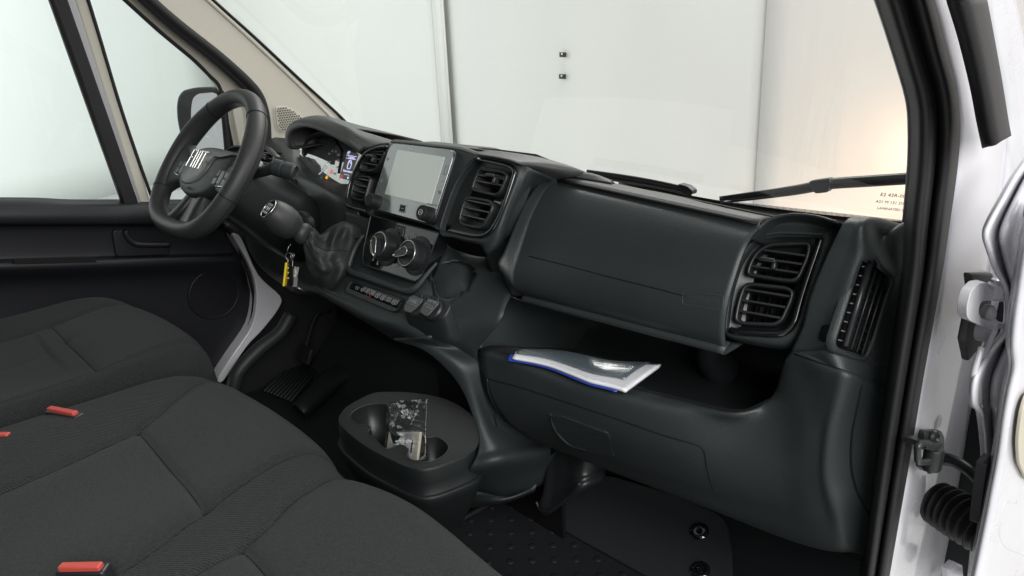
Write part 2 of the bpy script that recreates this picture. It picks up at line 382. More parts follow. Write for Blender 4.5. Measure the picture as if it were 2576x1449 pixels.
# roof, rear wall, floor pan and driver side skin
def plate(name, P, m, parent, th=.02): return mesh(name, P, [tuple(range(len(P)))], m, parent, smooth=False, mods=[('solid', th)])
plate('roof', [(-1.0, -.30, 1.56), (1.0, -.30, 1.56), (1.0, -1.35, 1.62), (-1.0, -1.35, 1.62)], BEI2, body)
plate('rear_bulkhead', [(-1.0, -1.45, -.05), (1.0, -1.45, -.05), (1.0, -1.35, 1.6), (-1.0, -1.35, 1.6)], mat('bulkhead_grey', (.30, .30, .30), .6), body)
plate('side_lining', [(-1.0, -.25, -.05), (-1.0, .62, -.05), (-1.0, .62, .76), (-1.0, .3, .76), (-1.0, -.1, .62)], mat('side_lining_black', (.012, .013, .014), .6), body)
plate('side_lining', [(.925, .32, -.05), (.925, .62, -.05), (.925, .62, .66), (.925, .32, .66)], bpy.data.materials['side_lining_black'], body)
# left A pillar trim (beige) : measured outline in the plane x = -.93
X0 = -.93
pil = [(1560, 560), (1480, 500), (1320, 352), (1120, 165), (935, 0), (470, -430), (230, -430), (640, 0), (780, 100), (950, 232), (1080, 350), (1150, 430), (1178, 520), (1180, 615), (1185, 640), (1560, 620)]
pillar = slab('pillar_trim', [PX(*c1(*p), X0) for p in pil], (-.05, 0, 0), BEI, body, .012, 4)
# ridge along the windscreen side of the trim and its black glass edge
tube('windscreen_side_edge', [PX(*c1(*p), X0 + .002) for p in ((478, -430), (700, -225), (940, 3), (1120, 165), (1320, 352), (1480, 498), (1525, 545))], .005, FRIT, body, n=8, sp=4)
tube('trim_ridge', [PX(*c1(*p), X0 + .001) for p in ((450, -430), (880, -30), (1110, 180), (1300, 360), (1420, 480), (1490, 550))], .006, BEI, body, n=8, sp=4)
# tweeter grille set in the trim
gro = [PX(*c1(*p), X0 + .003) for p in ((1205, 468), (1250, 465), (1300, 490), (1330, 520), (1300, 545), (1268, 572), (1225, 575), (1212, 545))]
gr = slab('speaker_grille', roundpoly(gro, .008), (.004, 0, 0), BEI, body, .0012)
rings('grille_rim', [offset2(resample(roundpoly(gro, .008), 64), d) for d in (-.005, -.004, .0005, .001)][::-1], BEI, body, n=64)
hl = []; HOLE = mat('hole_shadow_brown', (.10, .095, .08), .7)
fg = Fr(sum(gro, V()) / len(gro), (0, 1, 0), (1, 0, 0)); gp = [fg.loc(proj(p)) for p in offset2(gro, .004)]
for j in range(-14, 15):
    for i in range(-16, 17):
        a = (i + .5 * (j % 2)) * .0080; b = j * .0069
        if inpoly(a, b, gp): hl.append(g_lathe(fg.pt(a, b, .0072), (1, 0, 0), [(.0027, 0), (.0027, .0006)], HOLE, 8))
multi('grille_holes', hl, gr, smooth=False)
# black rubber seal round the driver door opening, along the pillar
seal = [c1(215, -430), c1(430, -225), c1(650, -10), c1(790, 112), c1(960, 245), c1(1090, 362), c1(1140, 430), c1(1165, 520), c1(1172, 640)]
tube('door_seal', [PX(u, v, -.935) for u, v in seal], .014, RUB, body, n=12)
tube('door_seal', [PX(u - 12, v + 9, -.945) for u, v in seal], .010, RUB, body, n=12)
def spline_px(P): return [(q.x, q.y) for q in spline([V((a, b, 0)) for a, b in P], 4, True)]
# white painted sill and lower pillar of the driver side
low = [(1020, 1035), (1055, 1040), (1110, 1140), (1190, 1240), (1240, 1320), (1225, 1390), (1150, 1470), (1060, 1570), (990, 1680), (960, 1640), (1080, 1480), (1120, 1390), (1100, 1260)]
low2 = [c1(*p) for p in low]
low2 = [(587, 594), (607, 598), (650, 690), (705, 744), (702, 775), (662, 828), (620, 873), (563, 957), (550, 950), (582, 898), (633, 821), (646, 754), (640, 700), (620, 650)]
slab('lower_pillar', [PX(u, v, -.91) for u, v in spline_px(low2)], (-.06, 0, 0), WHT, body, .01, 3)
kt = [(560, 955), (585, 925), (640, 870), (700, 805), (720, 770), (700, 690), (660, 640), (600, 595), (640, 580), (760, 680), (800, 800), (700, 900), (610, 990), (600, 1020)]
tube('sill_trim', [PX(*p, -.86) for p in ((585, 985), (600, 935), (650, 880), (705, 835), (732, 790))], .022, BLK, body, n=12)
# ---------------- right side: open door frame
XR = .935
sl = [(2035, -560), (2190, -60), (2213, 0), (2254, 126), (2288, 243), (2295, 315), (2293, 417), (2281, 558), (2272, 703), (2236, 950), (2206, 1151), (2172, 1408), (2160, 1500)]
sr = [(2165, -560), (2322, -60), (2346, 0), (2380, 136), (2402, 218), (2411, 315), (2404, 422), (2385, 558), (2363, 703), (2318, 950), (2285, 1151), (2240, 1408), (2225, 1500)]
def lerp2(a, b, t): return (a[0] + (b[0] - a[0]) * t, a[1] + (b[1] - a[1]) * t)
rowsS = []
for a, b in zip(sl, sr):
    prof = [(0, .915), (.10, .930), (.28, .950), (.45, .945), (.52, .938), (.60, .946), (.75, .958), (.90, .955), (1, .945)]
    rowsS.append([PX(*lerp2(a, b, t), x) for t, x in prof])
grid('door_seal', rowsS, RUB, body, 4, 6, thick=.006)
tube('windscreen_side_edge', [PX(u - 3, v, .915) for u, v in sl[:8]], .004, GRY, body, n=6, sp=4)
# painted A pillar outside the seal
wr0 = [(p[0] - 14, p[1]) for p in sr]
wr1 = [(2390, -560), (2530, -60), (2545, 0), (2575, 136), (2590, 218), (2600, 315), (2590, 450), (2570, 600), (2550, 703), (2530, 950), (2510, 1151), (2490, 1408), (2485, 1500)]
rowsW = []
for a, b in zip(wr0, wr1):
    rowsW.append([PX(*a, .935), PX(*lerp2(a, b, .06), .946), PX(*lerp2(a, b, .3), .950), PX(*lerp2(a, b, .55), .952), PX(*lerp2(a, b, .62), .944), PX(*lerp2(a, b, .7), .948), PX(*b, .956)])
p_pill = grid('painted_pillar', rowsW, WHT, body, 6, 6, thick=.01)
# stamped recesses and plugs in the painted pillar
# ---------------- black moulding strip running down outside the pillar
st0 = [c7(*p) for p in ((234, -1150), (556, -80), (580, 0), (640, 200), (700, 450), (735, 640), (762, 765))]
st1 = [c7(*p) for p in ((409, -1150), (731, -80), (755, 0), (800, 230), (840, 450), (868, 620), (884, 705))]
rw = []
for i, (a, b) in enumerate(zip(st0, st1)):
    rw.append([PX(*lerp2(a, b, t), 1.0 + h) for t, h in ((0, -.012), (.12, .006), (.45, .016), (.8, .012), (.97, .002), (1, -.012))])
ms = grid('pillar_moulding', rw, RUB, None, 6, 6, thick=.006)
tag(ms, 'thick black rubber strip hanging down the white pillar at top right', 'rubber strip')
# ================================================================== DASHBOARD
dash = empty('dashboard', 'black plastic dashboard across the van with touch screen, vents, cubby and cup tray', 'dashboard', (.05, .2, .3))
NS = V((0, -.903, .43)).normalized()
FS = Fr((0, 0, .883), (1, 0, 0), NS)                 # plane of the screen and centre stack
def PS(u, v, off=0): return FS.hit((u, v), -off)
# ---- passenger airbag cover -------------------------------------------------
prof = [((455, 317), (1598, 556)), ((385, 345), (1562, 600)), ((322, 440), (1520, 655)), ((268, 560), (1480, 745)), ((225, 690), (1445, 850)),
        ((192, 800), (1412, 960)), ((185, 880), (1390, 1070)), ((200, 925), (1382, 1190)), ((222, 962), (1374, 1266))]
rowsA = []
for i, (a, b) in enumerate(prof):
    A_ = PX(*c3(*a), .325); B_ = PX(*c3(*b), .72)
    if i == len(prof) - 1: A_ += V((0, .008, .0)); B_ += V((0, .008, 0))
    rowsA.append([A_.lerp(B_, t) for t in (0, .02, .25, .5, .75, 1)])
ab = grid('airbag_cover', rowsA, BLK2, dash, 10, 8, thick=.004)
def on_ab(t, s):   # s 0..8 along the profile, t 0..1 across
    i = min(7, int(s)); f = s - i; return rowsA[i][0].lerp(rowsA[i][-1], t).lerp(rowsA[i + 1][0].lerp(rowsA[i + 1][-1], t), f)
# tear seam and embossed word
a0 = PX(*c3(272, 737), .335); a1 = PX(*c3(1188, 969), .655)
def proj_to_ab(uv):
    best = None
    for i in range(200):
        s = 1 + 6 * i / 199
        for j in range(2): pass
        A_ = on_ab(0, s); B_ = on_ab(1, s); qa = proj(A_); qb = proj(B_)
        # find t where the projected point is nearest
        dx = qb[0] - qa[0]; dy = qb[1] - qa[1]; t = ((uv[0] - qa[0]) * dx + (uv[1] - qa[1]) * dy) / (dx * dx + dy * dy)
        for _ in range(2):
            P = on_ab(t, s); q = proj(P); t += ((uv[0] - q[0]) * dx + (uv[1] - q[1]) * dy) / (dx * dx + dy * dy)
        q = proj(on_ab(t, s)); d = (q[0] - uv[0]) ** 2 + (q[1] - uv[1]) ** 2
        if best is None or d < best[0]: best = (d, t, s)
    return on_ab(best[1], best[2]), best[1], best[2]
sm = [proj_to_ab(c3(*p))[0] + V((0, -.0022, .0004)) for p in ((272, 737), (500, 795), (730, 853), (960, 911), (1188, 969))]
tube('tear_seam', sm, .0010, DRK, ab, n=6)
bc, bt, bs = proj_to_ab(c3(1260, 988))
xa = (on_ab(1, bs) - on_ab(0, bs)).normalized(); ya = (on_ab(bt, bs - .5) - on_ab(bt, bs + .5)).normalized()
fb = Fr(bc, xa, xa.cross(ya)); 
if fb.n.y > 0: fb = Fr(bc, xa, -xa.cross(ya))
EMB = mat('embossed_black', (.03, .034, .036), .45, spec=.5)
text('airbag_lettering', 'AIRBAG', fb, 0, 0, .012, EMB, ab, h=.0022, ext=.0006, sx=1.2)
br = [fb.pt(a, b, .0024) for a, b in ((-.032, -.010), (.032, -.010), (.032, .010), (-.032, .010))]
tube('lettering_frame', roundpoly(br, .004, 3), .0008, EMB, ab, closed=True, n=6, sp=1)
# groove round the left and top edges of the cover
tube('cover_edge', [r[0] + V((-.0015, -.0012, 0)) for r in rowsA], .0016, SLT, ab, n=6)
tube('cover_edge', [r + V((0, -.0005, .001)) for r in rowsA[0]], .0014, DRK, ab, n=6)
# ---- fixed frame left of the cover
rf = []
lf = [(375, 292), (330, 320), (265, 400), (205, 520), (155, 640), (120, 720), (90, 780), (125, 850), (175, 968)]
for i, (a, b) in enumerate(zip(lf, prof)):
    A_ = PX(*c3(*a), .300); B_ = rowsA[i][0] + V((-.002, .0015, 0)); Bm = B_ + (A_ - B_) * .3 + V((0, -.002, 0)); rf.append([A_, Bm, B_, B_ + V((.006, .010, 0))])
grid('dash_frame', rf, BLK, dash, 5, 6, thick=.004)
# ---- ledge strip under the cover
bot_ = rowsA[-1]; tt_ = (0, .02, .25, .5, .75, 1); s4 = [[], [], [], []]
for t, P0 in zip(tt_, bot_):
    q = proj(P0); k0 = PY(q[0] - 1, q[1] + 3.5, P0.y - .003); k1 = PY(q[0] - 4, q[1] + 17, P0.y - .001)
    s4[0].append(P0 + V((0, .010, .004))); s4[1].append(k0); s4[2].append(k1); s4[3].append(k1 + V((0, .05, .0)))
grid('ledge_strip', s4, BLK, dash, 8, 4, thick=.003)
# ---- top pad between cover and windscreen
def on_top(uv, z): return PZ(*uv, z)
tp0 = [PX(*c3(440, 296), .325), None, None, PX(*c3(1612, 548), .725)]
tl = tp0[0]; tr = tp0[3]
rowsT = []
for dy, dz in ((-.004, -.012), (0, .001), (.03, -.001), (.09, -.016), (.18, -.046), (.33, -.100), (.42, -.12)):
    rowsT.append([tl.lerp(tr, t) + V((0, dy, dz - (.035 * max(0, t - .6) if dy > .05 else 0))) for t in (0, .1, .3, .5, .75, .985)])
grid('top_pad', rowsT, TOP, dash, 6, 4, thick=.004)
grid('top_pad', [[tl.lerp(tr, t) + V((0, dy, dz)) for t in (.97, 1.1, 1.25, 1.48)] for dy, dz in ((.075, -.05), (.11, -.034), (.16, -.045), (.24, -.07), (.36, -.11))], TOP, dash, 6, 4, thick=.004)
tube('pad_slot', [tl.lerp(tr, t) + V((0, -.004, -.001)) for t in (0, .5, .98)], .0065, DRK, dash, n=8, flat=.5)
# second fine groove nearer the glass
tube('pad_slot', [tl.lerp(tr, t) + V((0, .085, -.013)) for t in (.35, .7, .95)], .003, DRK, dash, n=8, flat=.4)

# ---- vents -----------------------------------------------------------------
def vent_cell(parent, fr, pts, crop, rad, rows_px, tab=None, depth=.05, nv=3, rimw=.0055, slat_t=.0016):
    P = [fr.hit(crop(*p)) for p in pts]; P = roundpoly(P, rad, 5); P = resample(P, 56)
    n = fr.n; c = sum(P, V()) / len(P)
    inn = offset2(P, rimw)
    if (inn[0] - c).length > (P[0] - c).length: inn = offset2(P, -rimw)
    mid = [(a + b) / 2 for a, b in zip(P, inn)]
    e = rings('vent_frame', [[p - n * .02 for p in P], [p + n * .001 for p in P], [p + n * .0030 for p in mid], [p + n * .0012 for p in inn], [p - n * depth for p in inn]], None, parent, cap1=True, n=56, mats=[SAT, DRK], rm=[0, 0, 0, 1, 1])
    loc = [((p - fr.o).dot(fr.x), (p - fr.o).dot(fr.y)) for p in inn]
    def span(b):
        xs = []
        for i in range(len(loc)):
            (ax, ay), (bx, by) = loc[i - 1], loc[i]
            if (ay > b) != (by > b): xs.append(ax + (b - ay) / (by - ay) * (bx - ax))
        return (min(xs), max(xs)) if len(xs) >= 2 else None
    for q in rows_px:
        b = fr.loc(crop(*q))[1]; s = span(b)
        if not s: continue
        a0_, a1_ = s; m_ = fr.pt((a0_ + a1_) / 2, b, -.010)
        box('slat', m_, fr.x * ((a1_ - a0_) / 2 + .001), (n * .011 + fr.y * .0012), fr.y * slat_t, SLT, e, .0006)
    # vertical vanes deep inside
    bs_ = [l[1] for l in loc]; as_ = [l[0] for l in loc]; b0, b1 = min(bs_), max(bs_); A0, A1 = min(as_), max(as_)
    vv = []
    for k in range(nv):
        a = A0 + (A1 - A0) * (k + 1) / (nv + 1); vv.append(g_box(fr.pt(a, (b0 + b1) / 2, -.036), fr.x * .0008, fr.y * (b1 - b0) * .42, n * .009, DRK))
    multi('vane', vv, e, smooth=False)
    if tab:
        a, b = fr.loc(crop(*tab)); t0 = fr.pt(a, b, .004)
        box('tab', t0, fr.x * .013, n * .008, fr.y * .0028, SAT, e, .0022, 3)
        box('tab_trim', t0 + fr.y * .0031, fr.x * .0105, n * .0055, fr.y * .0007, GRY, e, .0006)
        box('tab_stem', t0 + fr.x * .010 - fr.y * .006 - n * .003, fr.x * .003, n * .007, fr.y * .006, SLT, e, .0015)
    return e
# right-hand vent pod
FP = Fr((.71, .05, .65), (1, .2, 0), V((.18, -.885, .43)))
op = [(1392, 1160), (1415, 960), (1475, 765), (1558, 655), (1660, 622), (1938, 628), (1925, 690), (1835, 950), (1785, 1125), (1710, 1190), (1430, 1185)]
lipo = [(1378, 1185), (1398, 1050), (1440, 860), (1508, 695), (1590, 575), (1710, 505), (1900, 512), (2040, 560), (1995, 700), (1905, 950), (1852, 1130), (1775, 1250), (1600, 1240), (1405, 1200)]
opP = roundpoly([FP.hit(c3(*p)) for p in op], .022); lpP = [FP.hit(c3(*p), -.004) for p in lipo]
lpS = spline(lpP, 6, True); n_ = FP.n
# align the start of both outlines so the skin does not twist
def align(A_, B_, n=72):
    A_ = resample(A_, n); B_ = resample(B_, n); c = sum(A_, V()) / n
    best = min(range(n), key=lambda k: sum((A_[i] - B_[(i + k) % n]).length for i in range(0, n, 6)))
    B2 = [B_[(i + best) % n] for i in range(n)]
    return A_, B2
A_, B_ = align(opP, lpS)
cB = sum(B_, V()) / 72
big = [b + (b - cB) * .03 for b in B_]
rings('pod_shell', [[p - n_ * .030 for p in A_], [p + n_ * .001 for p in A_], [a.lerp(b, .25) + n_ * .004 for a, b in zip(A_, B_)], [a.lerp(b, .7) + n_ * .003 for a, b in zip(A_, B_)], [b - n_ * .004 for b in B_], [b - n_ * .02 for b in big], [b - n_ * .05 + V((0, .02, -.008)) for b in big], [b + (b - cB) * .04 + V((0, .14, -.05)) for b in big]], BLK, dash, n=72)
rings('pod_backplate', [[p - n_ * .012 for p in A_], [p - n_ * .022 for p in offset2(A_, .02)]], SAT, dash, n=72)
hd0 = [FP.hit(c3(*p), .004) for p in ((1470, 760), (1515, 690), (1575, 640), (1665, 612), (1800, 612), (1935, 618))]
hd1 = [FP.hit(c3(*p), .001) for p in ((1475, 735), (1535, 650), (1615, 585), (1720, 548), (1850, 545), (1990, 575))]
hd2 = [PY(*c3(*p), y) for p, y in (((1530, 640), .085), ((1600, 562), .10), (((1665, 520)), .11), ((1770, 500), .12), ((1900, 510), .12), ((2035, 545), .105))]
grid('pod_hood', [hd0, hd1, [a.lerp(b, .55) + V((0, -.004, .004)) for a, b in zip(hd1, hd2)], hd2, [p + V((0, .05, -.025)) for p in hd2], [p + V((0, .10, -.07)) for p in hd2]], BLK, dash, 6, 6, thick=.004)
pv = vent_cell(dash, FP, [(1500, 848), (1512, 790), (1545, 725), (1592, 680), (1650, 658), (1882, 650), (1868, 740), (1800, 890), (1690, 880)], c3, .012,
          [(1600, 705), (1600, 755), (1600, 806)], tab=(1632, 765))
pv2 = vent_cell(dash, FP, [(1432, 1105), (1450, 1000), (1490, 880), (1740, 908), (1782, 935), (1770, 990), (1715, 1110), (1665, 1138), (1470, 1128)], c3, .014,
          [(1600, 945), (1600, 1010), (1600, 1075)])
tube('gloss_trim', [FP.hit(c3(*p), .006) for p in ((1935, 632), (1905, 720), (1850, 880), (1810, 1010), (1780, 1110), (1735, 1165), (1670, 1182), (1540, 1175), (1440, 1165), (1412, 1150))], [.002, .0045, .005, .005, .005, .005, .005, .005, .005, .004], GLO, dash, n=10)
# ---- centre housing: vents either side of the screen
opR = [(1372, 196), (1560, 220), (1740, 262), (1775, 310), (1740, 440), (1640, 730), (1530, 935), (1420, 1003), (1250, 992), (1060, 950), (985, 945), (1060, 700), (1160, 440), (1290, 260)]
lipR = [(1368, 160), (1560, 185), (1760, 235), (1800, 300), (1790, 400), (1680, 700), (1580, 960), (1470, 1060), (1330, 1060), (1120, 1010), (975, 975), (1045, 690), (1150, 420), (1275, 250)]
A_ = roundpoly([FS.hit(d4(*p), -.014) for p in opR], .03); B0 = spline([FS.hit(d4(*p), -.010) for p in lipR], 6, True)
A_, B_ = align(A_, B0); n_ = FS.n; cB = sum(B_, V()) / 72
def bulge(b, f, back):
    # only the outboard (right, upper and lower) sides swell out; the side towards the screen stays put
    w_ = max(0, min(1, (b.x - .10) / .12)); return b + V(((b.x - cB.x) * f * w_, 0, (b.z - cB.z) * f * .35 * w_)) + V((0, back, 0))
lp_ = [FS.hit(d4(*p), -.010) for p in lipR]
mC = [lp_[0] + V((0, .10, -.035)), lp_[1] + V((0, .10, -.035)), PY(1402, 450, .085), PY(1378, 451, .070), PY(1340, 482, .060), PY(1292, 560, .030), PY(1262, 628, .004), PY(1222, 652, -.012), lp_[8] + V((0, .09, -.010)), lp_[9] + V((0, .09, -.010)), lp_[10] + V((0, .09, -.005)), lp_[11] + V((0, .09, 0)), lp_[12] + V((0, .09, 0)), lp_[13] + V((0, .10, -.03))]
mM = [b.lerp(c, .30) + V((.012 if 1 < i < 8 else 0, -.012 if 1 < i < 10 else 0, (.004 if i < 4 else 0) - (.006 if 6 < i < 10 else 0))) for i, (b, c) in enumerate(zip(lp_, mC))]
def follow(B0, C0, B_):
    out = []; N_ = len(B0)
    for p in B_:
        best = None
        for i in range(N_):
            a = B0[i]; d = B0[(i + 1) % N_] - a; t = max(0, min(1, (p - a).dot(d) / max(d.dot(d), 1e-12))); e = (a + d * t - p).length
            if best is None or e < best[0]: best = (e, i, t)
        out.append(C0[best[1]].lerp(C0[(best[1] + 1) % N_], best[2]))
    return out
C_r = follow(B0, spline(mC, 6, True), B_); M_r = follow(B0, spline(mM, 6, True), B_)
sh = rings('vent_surround', [[p - n_ * .045 for p in A_], [p + n_ * .001 for p in A_], [a.lerp(b, .5) + n_ * .004 for a, b in zip(A_, B_)], [b for b in B_], [b.lerp(m, .35) - n_ * .001 for b, m in zip(B_, M_r)], [b.lerp(m, .75) for b, m in zip(B_, M_r)], M_r, [m.lerp(c, .5) for m, c in zip(M_r, C_r)], C_r, [c + V((-.02, .03, -.05)) for c in C_r]], BLK, dash, n=72)
rings('vent_backplate', [[p - n_ * .010 for p in A_], [p - n_ * .016 for p in offset2(A_, .03)]], SAT, dash, n=72)
FSv = Fr(FS.o - NS * .014, (1, 0, 0), NS)
vr1 = vent_cell(dash, FSv, [(1300, 520), (1325, 430), (1370, 320), (1420, 272), (1640, 315), (1690, 350), (1680, 400), (1610, 560), (1560, 590), (1345, 540)], d4, .014,
          [(1500, 325), (1450, 382), (1420, 443)], tab=(1535, 385))
vr2 = vent_cell(dash, FSv, [(1170, 850), (1190, 740), (1240, 600), (1300, 585), (1500, 620), (1540, 660), (1530, 730), (1440, 905), (1390, 930), (1215, 895)], d4, .014,
          [(1380, 655), (1370, 733), (1360, 815)])
tube('gloss_trim', [FS.hit(d4(*p), -.006) for p in ((1375, 200), (1560, 238), (1700, 278), (1752, 330), (1735, 420), (1640, 700), (1560, 870), (1490, 960), (1400, 997), (1250, 975), (1120, 945), (1065, 938))], [.003, .003, .003, .004, .004, .004, .004, .004, .004, .004, .003, .002], GLO, dash, n=10)
# left pair
opL = [(440, 82), (330, 95), (210, 160), (130, 280), (60, 450), (25, 620), (45, 680), (215, 735), (262, 740), (330, 500), (400, 300)]
lipL = [(440, 55), (320, 72), (195, 130), (105, 270), (35, 450), (0, 640), (25, 715), (215, 765), (262, 770), (335, 500), (410, 300)]
A_ = roundpoly([FS.hit(d4(*p), -.016) for p in opL], .015); B0 = spline([FS.hit(d4(*p), -.012) for p in lipL], 6, True)
A_, B_ = align(A_, B0); cB = sum(B_, V()) / 72
def bl(b, f, back):
    w_ = max(0, min(1, (-.08 - b.x) / .06)); return b + V(((b.x - cB.x) * f * w_, 0, (b.z - cB.z) * f * .3)) + V((0, back, -.38 * max(0, back - .012)))
rings('vent_surround', [[p - n_ * .045 for p in A_], [p + n_ * .001 for p in A_], [a.lerp(b, .5) + n_ * .004 for a, b in zip(A_, B_)], B_, [bl(b, .06, .012) for b in B_], [bl(b, .1, .05) for b in B_], [bl(b, .1, .16) for b in B_]], BLK, dash, n=72)
rings('vent_backplate', [[p - n_ * .010 for p in A_], [p - n_ * .016 for p in offset2(A_, .015)]], SAT, dash, n=72)
vl1 = vent_cell(dash, FSv, [(140, 315), (160, 240), (215, 150), (265, 115), (410, 108), (415, 130), (355, 260), (300, 325), (270, 335), (155, 328)], d4, .010,
          [(300, 150), (270, 195), (230, 250)], tab=(285, 180), rimw=.005)
vl2 = vent_cell(dash, FSv, [(52, 590), (70, 480), (110, 380), (150, 365), (255, 378), (268, 400), (210, 610), (175, 642), (85, 625)], d4, .010,
          [(180, 415), (160, 480), (150, 545)], rimw=.005)
tube('gloss_trim', [FS.hit(d4(*p), -.007) for p in ((430, 72), (320, 86), (205, 148), (118, 280), (48, 450), (15, 630), (35, 690), (120, 718), (212, 742))], .0032, GLO, dash, n=10)
# ---- infotainment unit ----------------------------------------------------
scr = [(470, 28), (1150, 105), (905, 885), (255, 705)]
SP = roundpoly([FS.hit(d4(*p), .0) for p in scr], [.02, .022, .022, .02], 8)
SCRB = mat('screen_glass_frame', (.11, .13, .13), .10, spec=1.0, coat=1.0)
SCRD = mat('screen_protective_film', (.50, .54, .49), .22, spec=.8, coat=.8)
for m_ in (SCRB, SCRD): m_.node_tree.nodes['Principled BSDF'].inputs['Coat IOR'].default_value = 1.9; m_.node_tree.nodes['Principled BSDF'].inputs['IOR'].default_value = 1.7
unit = slab('infotainment_unit', [p - NS * .001 for p in SP], -NS * .03, SAT, dash, .003, 3)
face = slab('screen_face', [p + NS * .0012 for p in [q + (sum(SP, V()) / len(SP) - q) * .012 for q in SP]], -NS * .002, SCRB, unit, .0008)
dsp = [FS.hit(d4(*p), .0016) for p in ((540, 102), (1030, 178), (885, 668), (408, 562))]
slab('display', dsp, -NS * .001, SCRD, unit, 0)
# housing block behind the unit, right side visible
hb = [(470, 24), (1150, 100), (1370, 170), (1150, 420), (1040, 700), (972, 955), (905, 900), (255, 725)]
HP = roundpoly([FS.hit(d4(*p), -.012) for p in hb], [.018, .01, .012, .05, .05, .01, .01, .01], 5)
slab('screen_housing', HP, V((0, .10, -.01)), BLK, dash, .006, 4)
def knobby(name, uv, r, h, parent, mt, ringm=None, off=.0015):
    c = FS.hit(uv, off); return c
for uv, ic in (((305, 640), None), ((845, 770), 'p')):
    c = FS.hit(d4(*uv), .0015); 
    # the photographed centre is of the raised face, so the base sits further along
    c = FS.hit(d4(uv[0] + 30, uv[1] + 10), .0015)
    k = lathe('knob', c, NS, [(.0155, 0), (.0155, .004), (.0142, .006), (.0142, .021), (.0135, .0228), (.0112, .0235), (.0108, .0225), (.004, .0225)], RUB, unit, 36)
    gg = []
    for i in range(36):
        t = 2 * math.pi * i / 36; gg.append(g_box(c + (FS.x * math.cos(t) + FS.y * math.sin(t)) * .0144 + NS * .0135, (FS.x * math.cos(t) + FS.y * math.sin(t)) * .0004, (-FS.x * math.sin(t) + FS.y * math.cos(t)) * .0005, NS * .007, RUB))
    multi('knob_ribs', gg, unit, smooth=False)
    if ic:
        tube('knob_ring', [c + NS * .0232 + (FS.x * math.cos(t) + FS.y * math.sin(t)) * .0052 for t in [i * math.pi / 10 for i in range(20)]], .0004, WRT, unit, closed=True, n=5, sp=1)
        box('knob_mark', c + NS * .0232, FS.x * .0004, FS.y * .0016, NS * .0002, WRT, unit, 0)
# usb port and printed icons
up = FS.hit(d4(593, 712), .0016)
slab('usb_port', roundpoly([up + FS.x * a + FS.y * b for a, b in ((-.0105, -.007), (.0105, -.007), (.0105, .007), (-.0105, .007))], .002), -NS * .001, SLT, unit, .0003)
tube('usb_rim', roundpoly([up + FS.x * a + FS.y * b + NS * .0004 for a, b in ((-.0105, -.007), (.0105, -.007), (.0105, .007), (-.0105, .007))], .002), .0006, GRY, unit, closed=True, n=6, sp=1)
box('usb_hole', up + NS * .0004, FS.x * .0078, FS.y * .0044, NS * .0004, DRK, unit, 0)
box('usb_contact', up + NS * .001 + FS.x * .001, FS.x * .005, FS.y * .0008, NS * .0003, GRY, unit, 0)
def loc4(x, y): return FS.loc(d4(x, y))
a, b = loc4(1048, 318)
tube('phone_icon', roundpoly([FS.pt(a + i, b + j, .002) for i, j in ((-.004, -.0085), (.004, -.0085), (.004, .0085), (-.004, .0085))], .0015, 3), .0005, WDM, unit, closed=True, n=5, sp=1)
a, b = loc4(1012, 430); box('dash_icon', FS.pt(a, b, .0016), FS.x * .005, FS.y * .0004, NS * .0002, WDM, unit, 0)
a, b = loc4(978, 542); text('mute_icon', '<)x', FS, a, b, .009, WDM, unit, h=.0018)
a, b = loc4(440, 215); text('brightness_icon', '*', FS, a, b, .016, WDM, unit, h=.0018)
a, b = loc4(375, 425); text('sound_icon', '<))', FS, a, b, .008, WDM, unit, h=.0018)
a, b = loc4(905, 675); text('browse_lettering', 'BROWSE ENTER', FS, a, b, .004, WDM, unit, h=.0018)
a, b = loc4(348, 565); text('mute_lettering', 'VOL', FS, a, b, .004, WDM, unit, h=.0018)
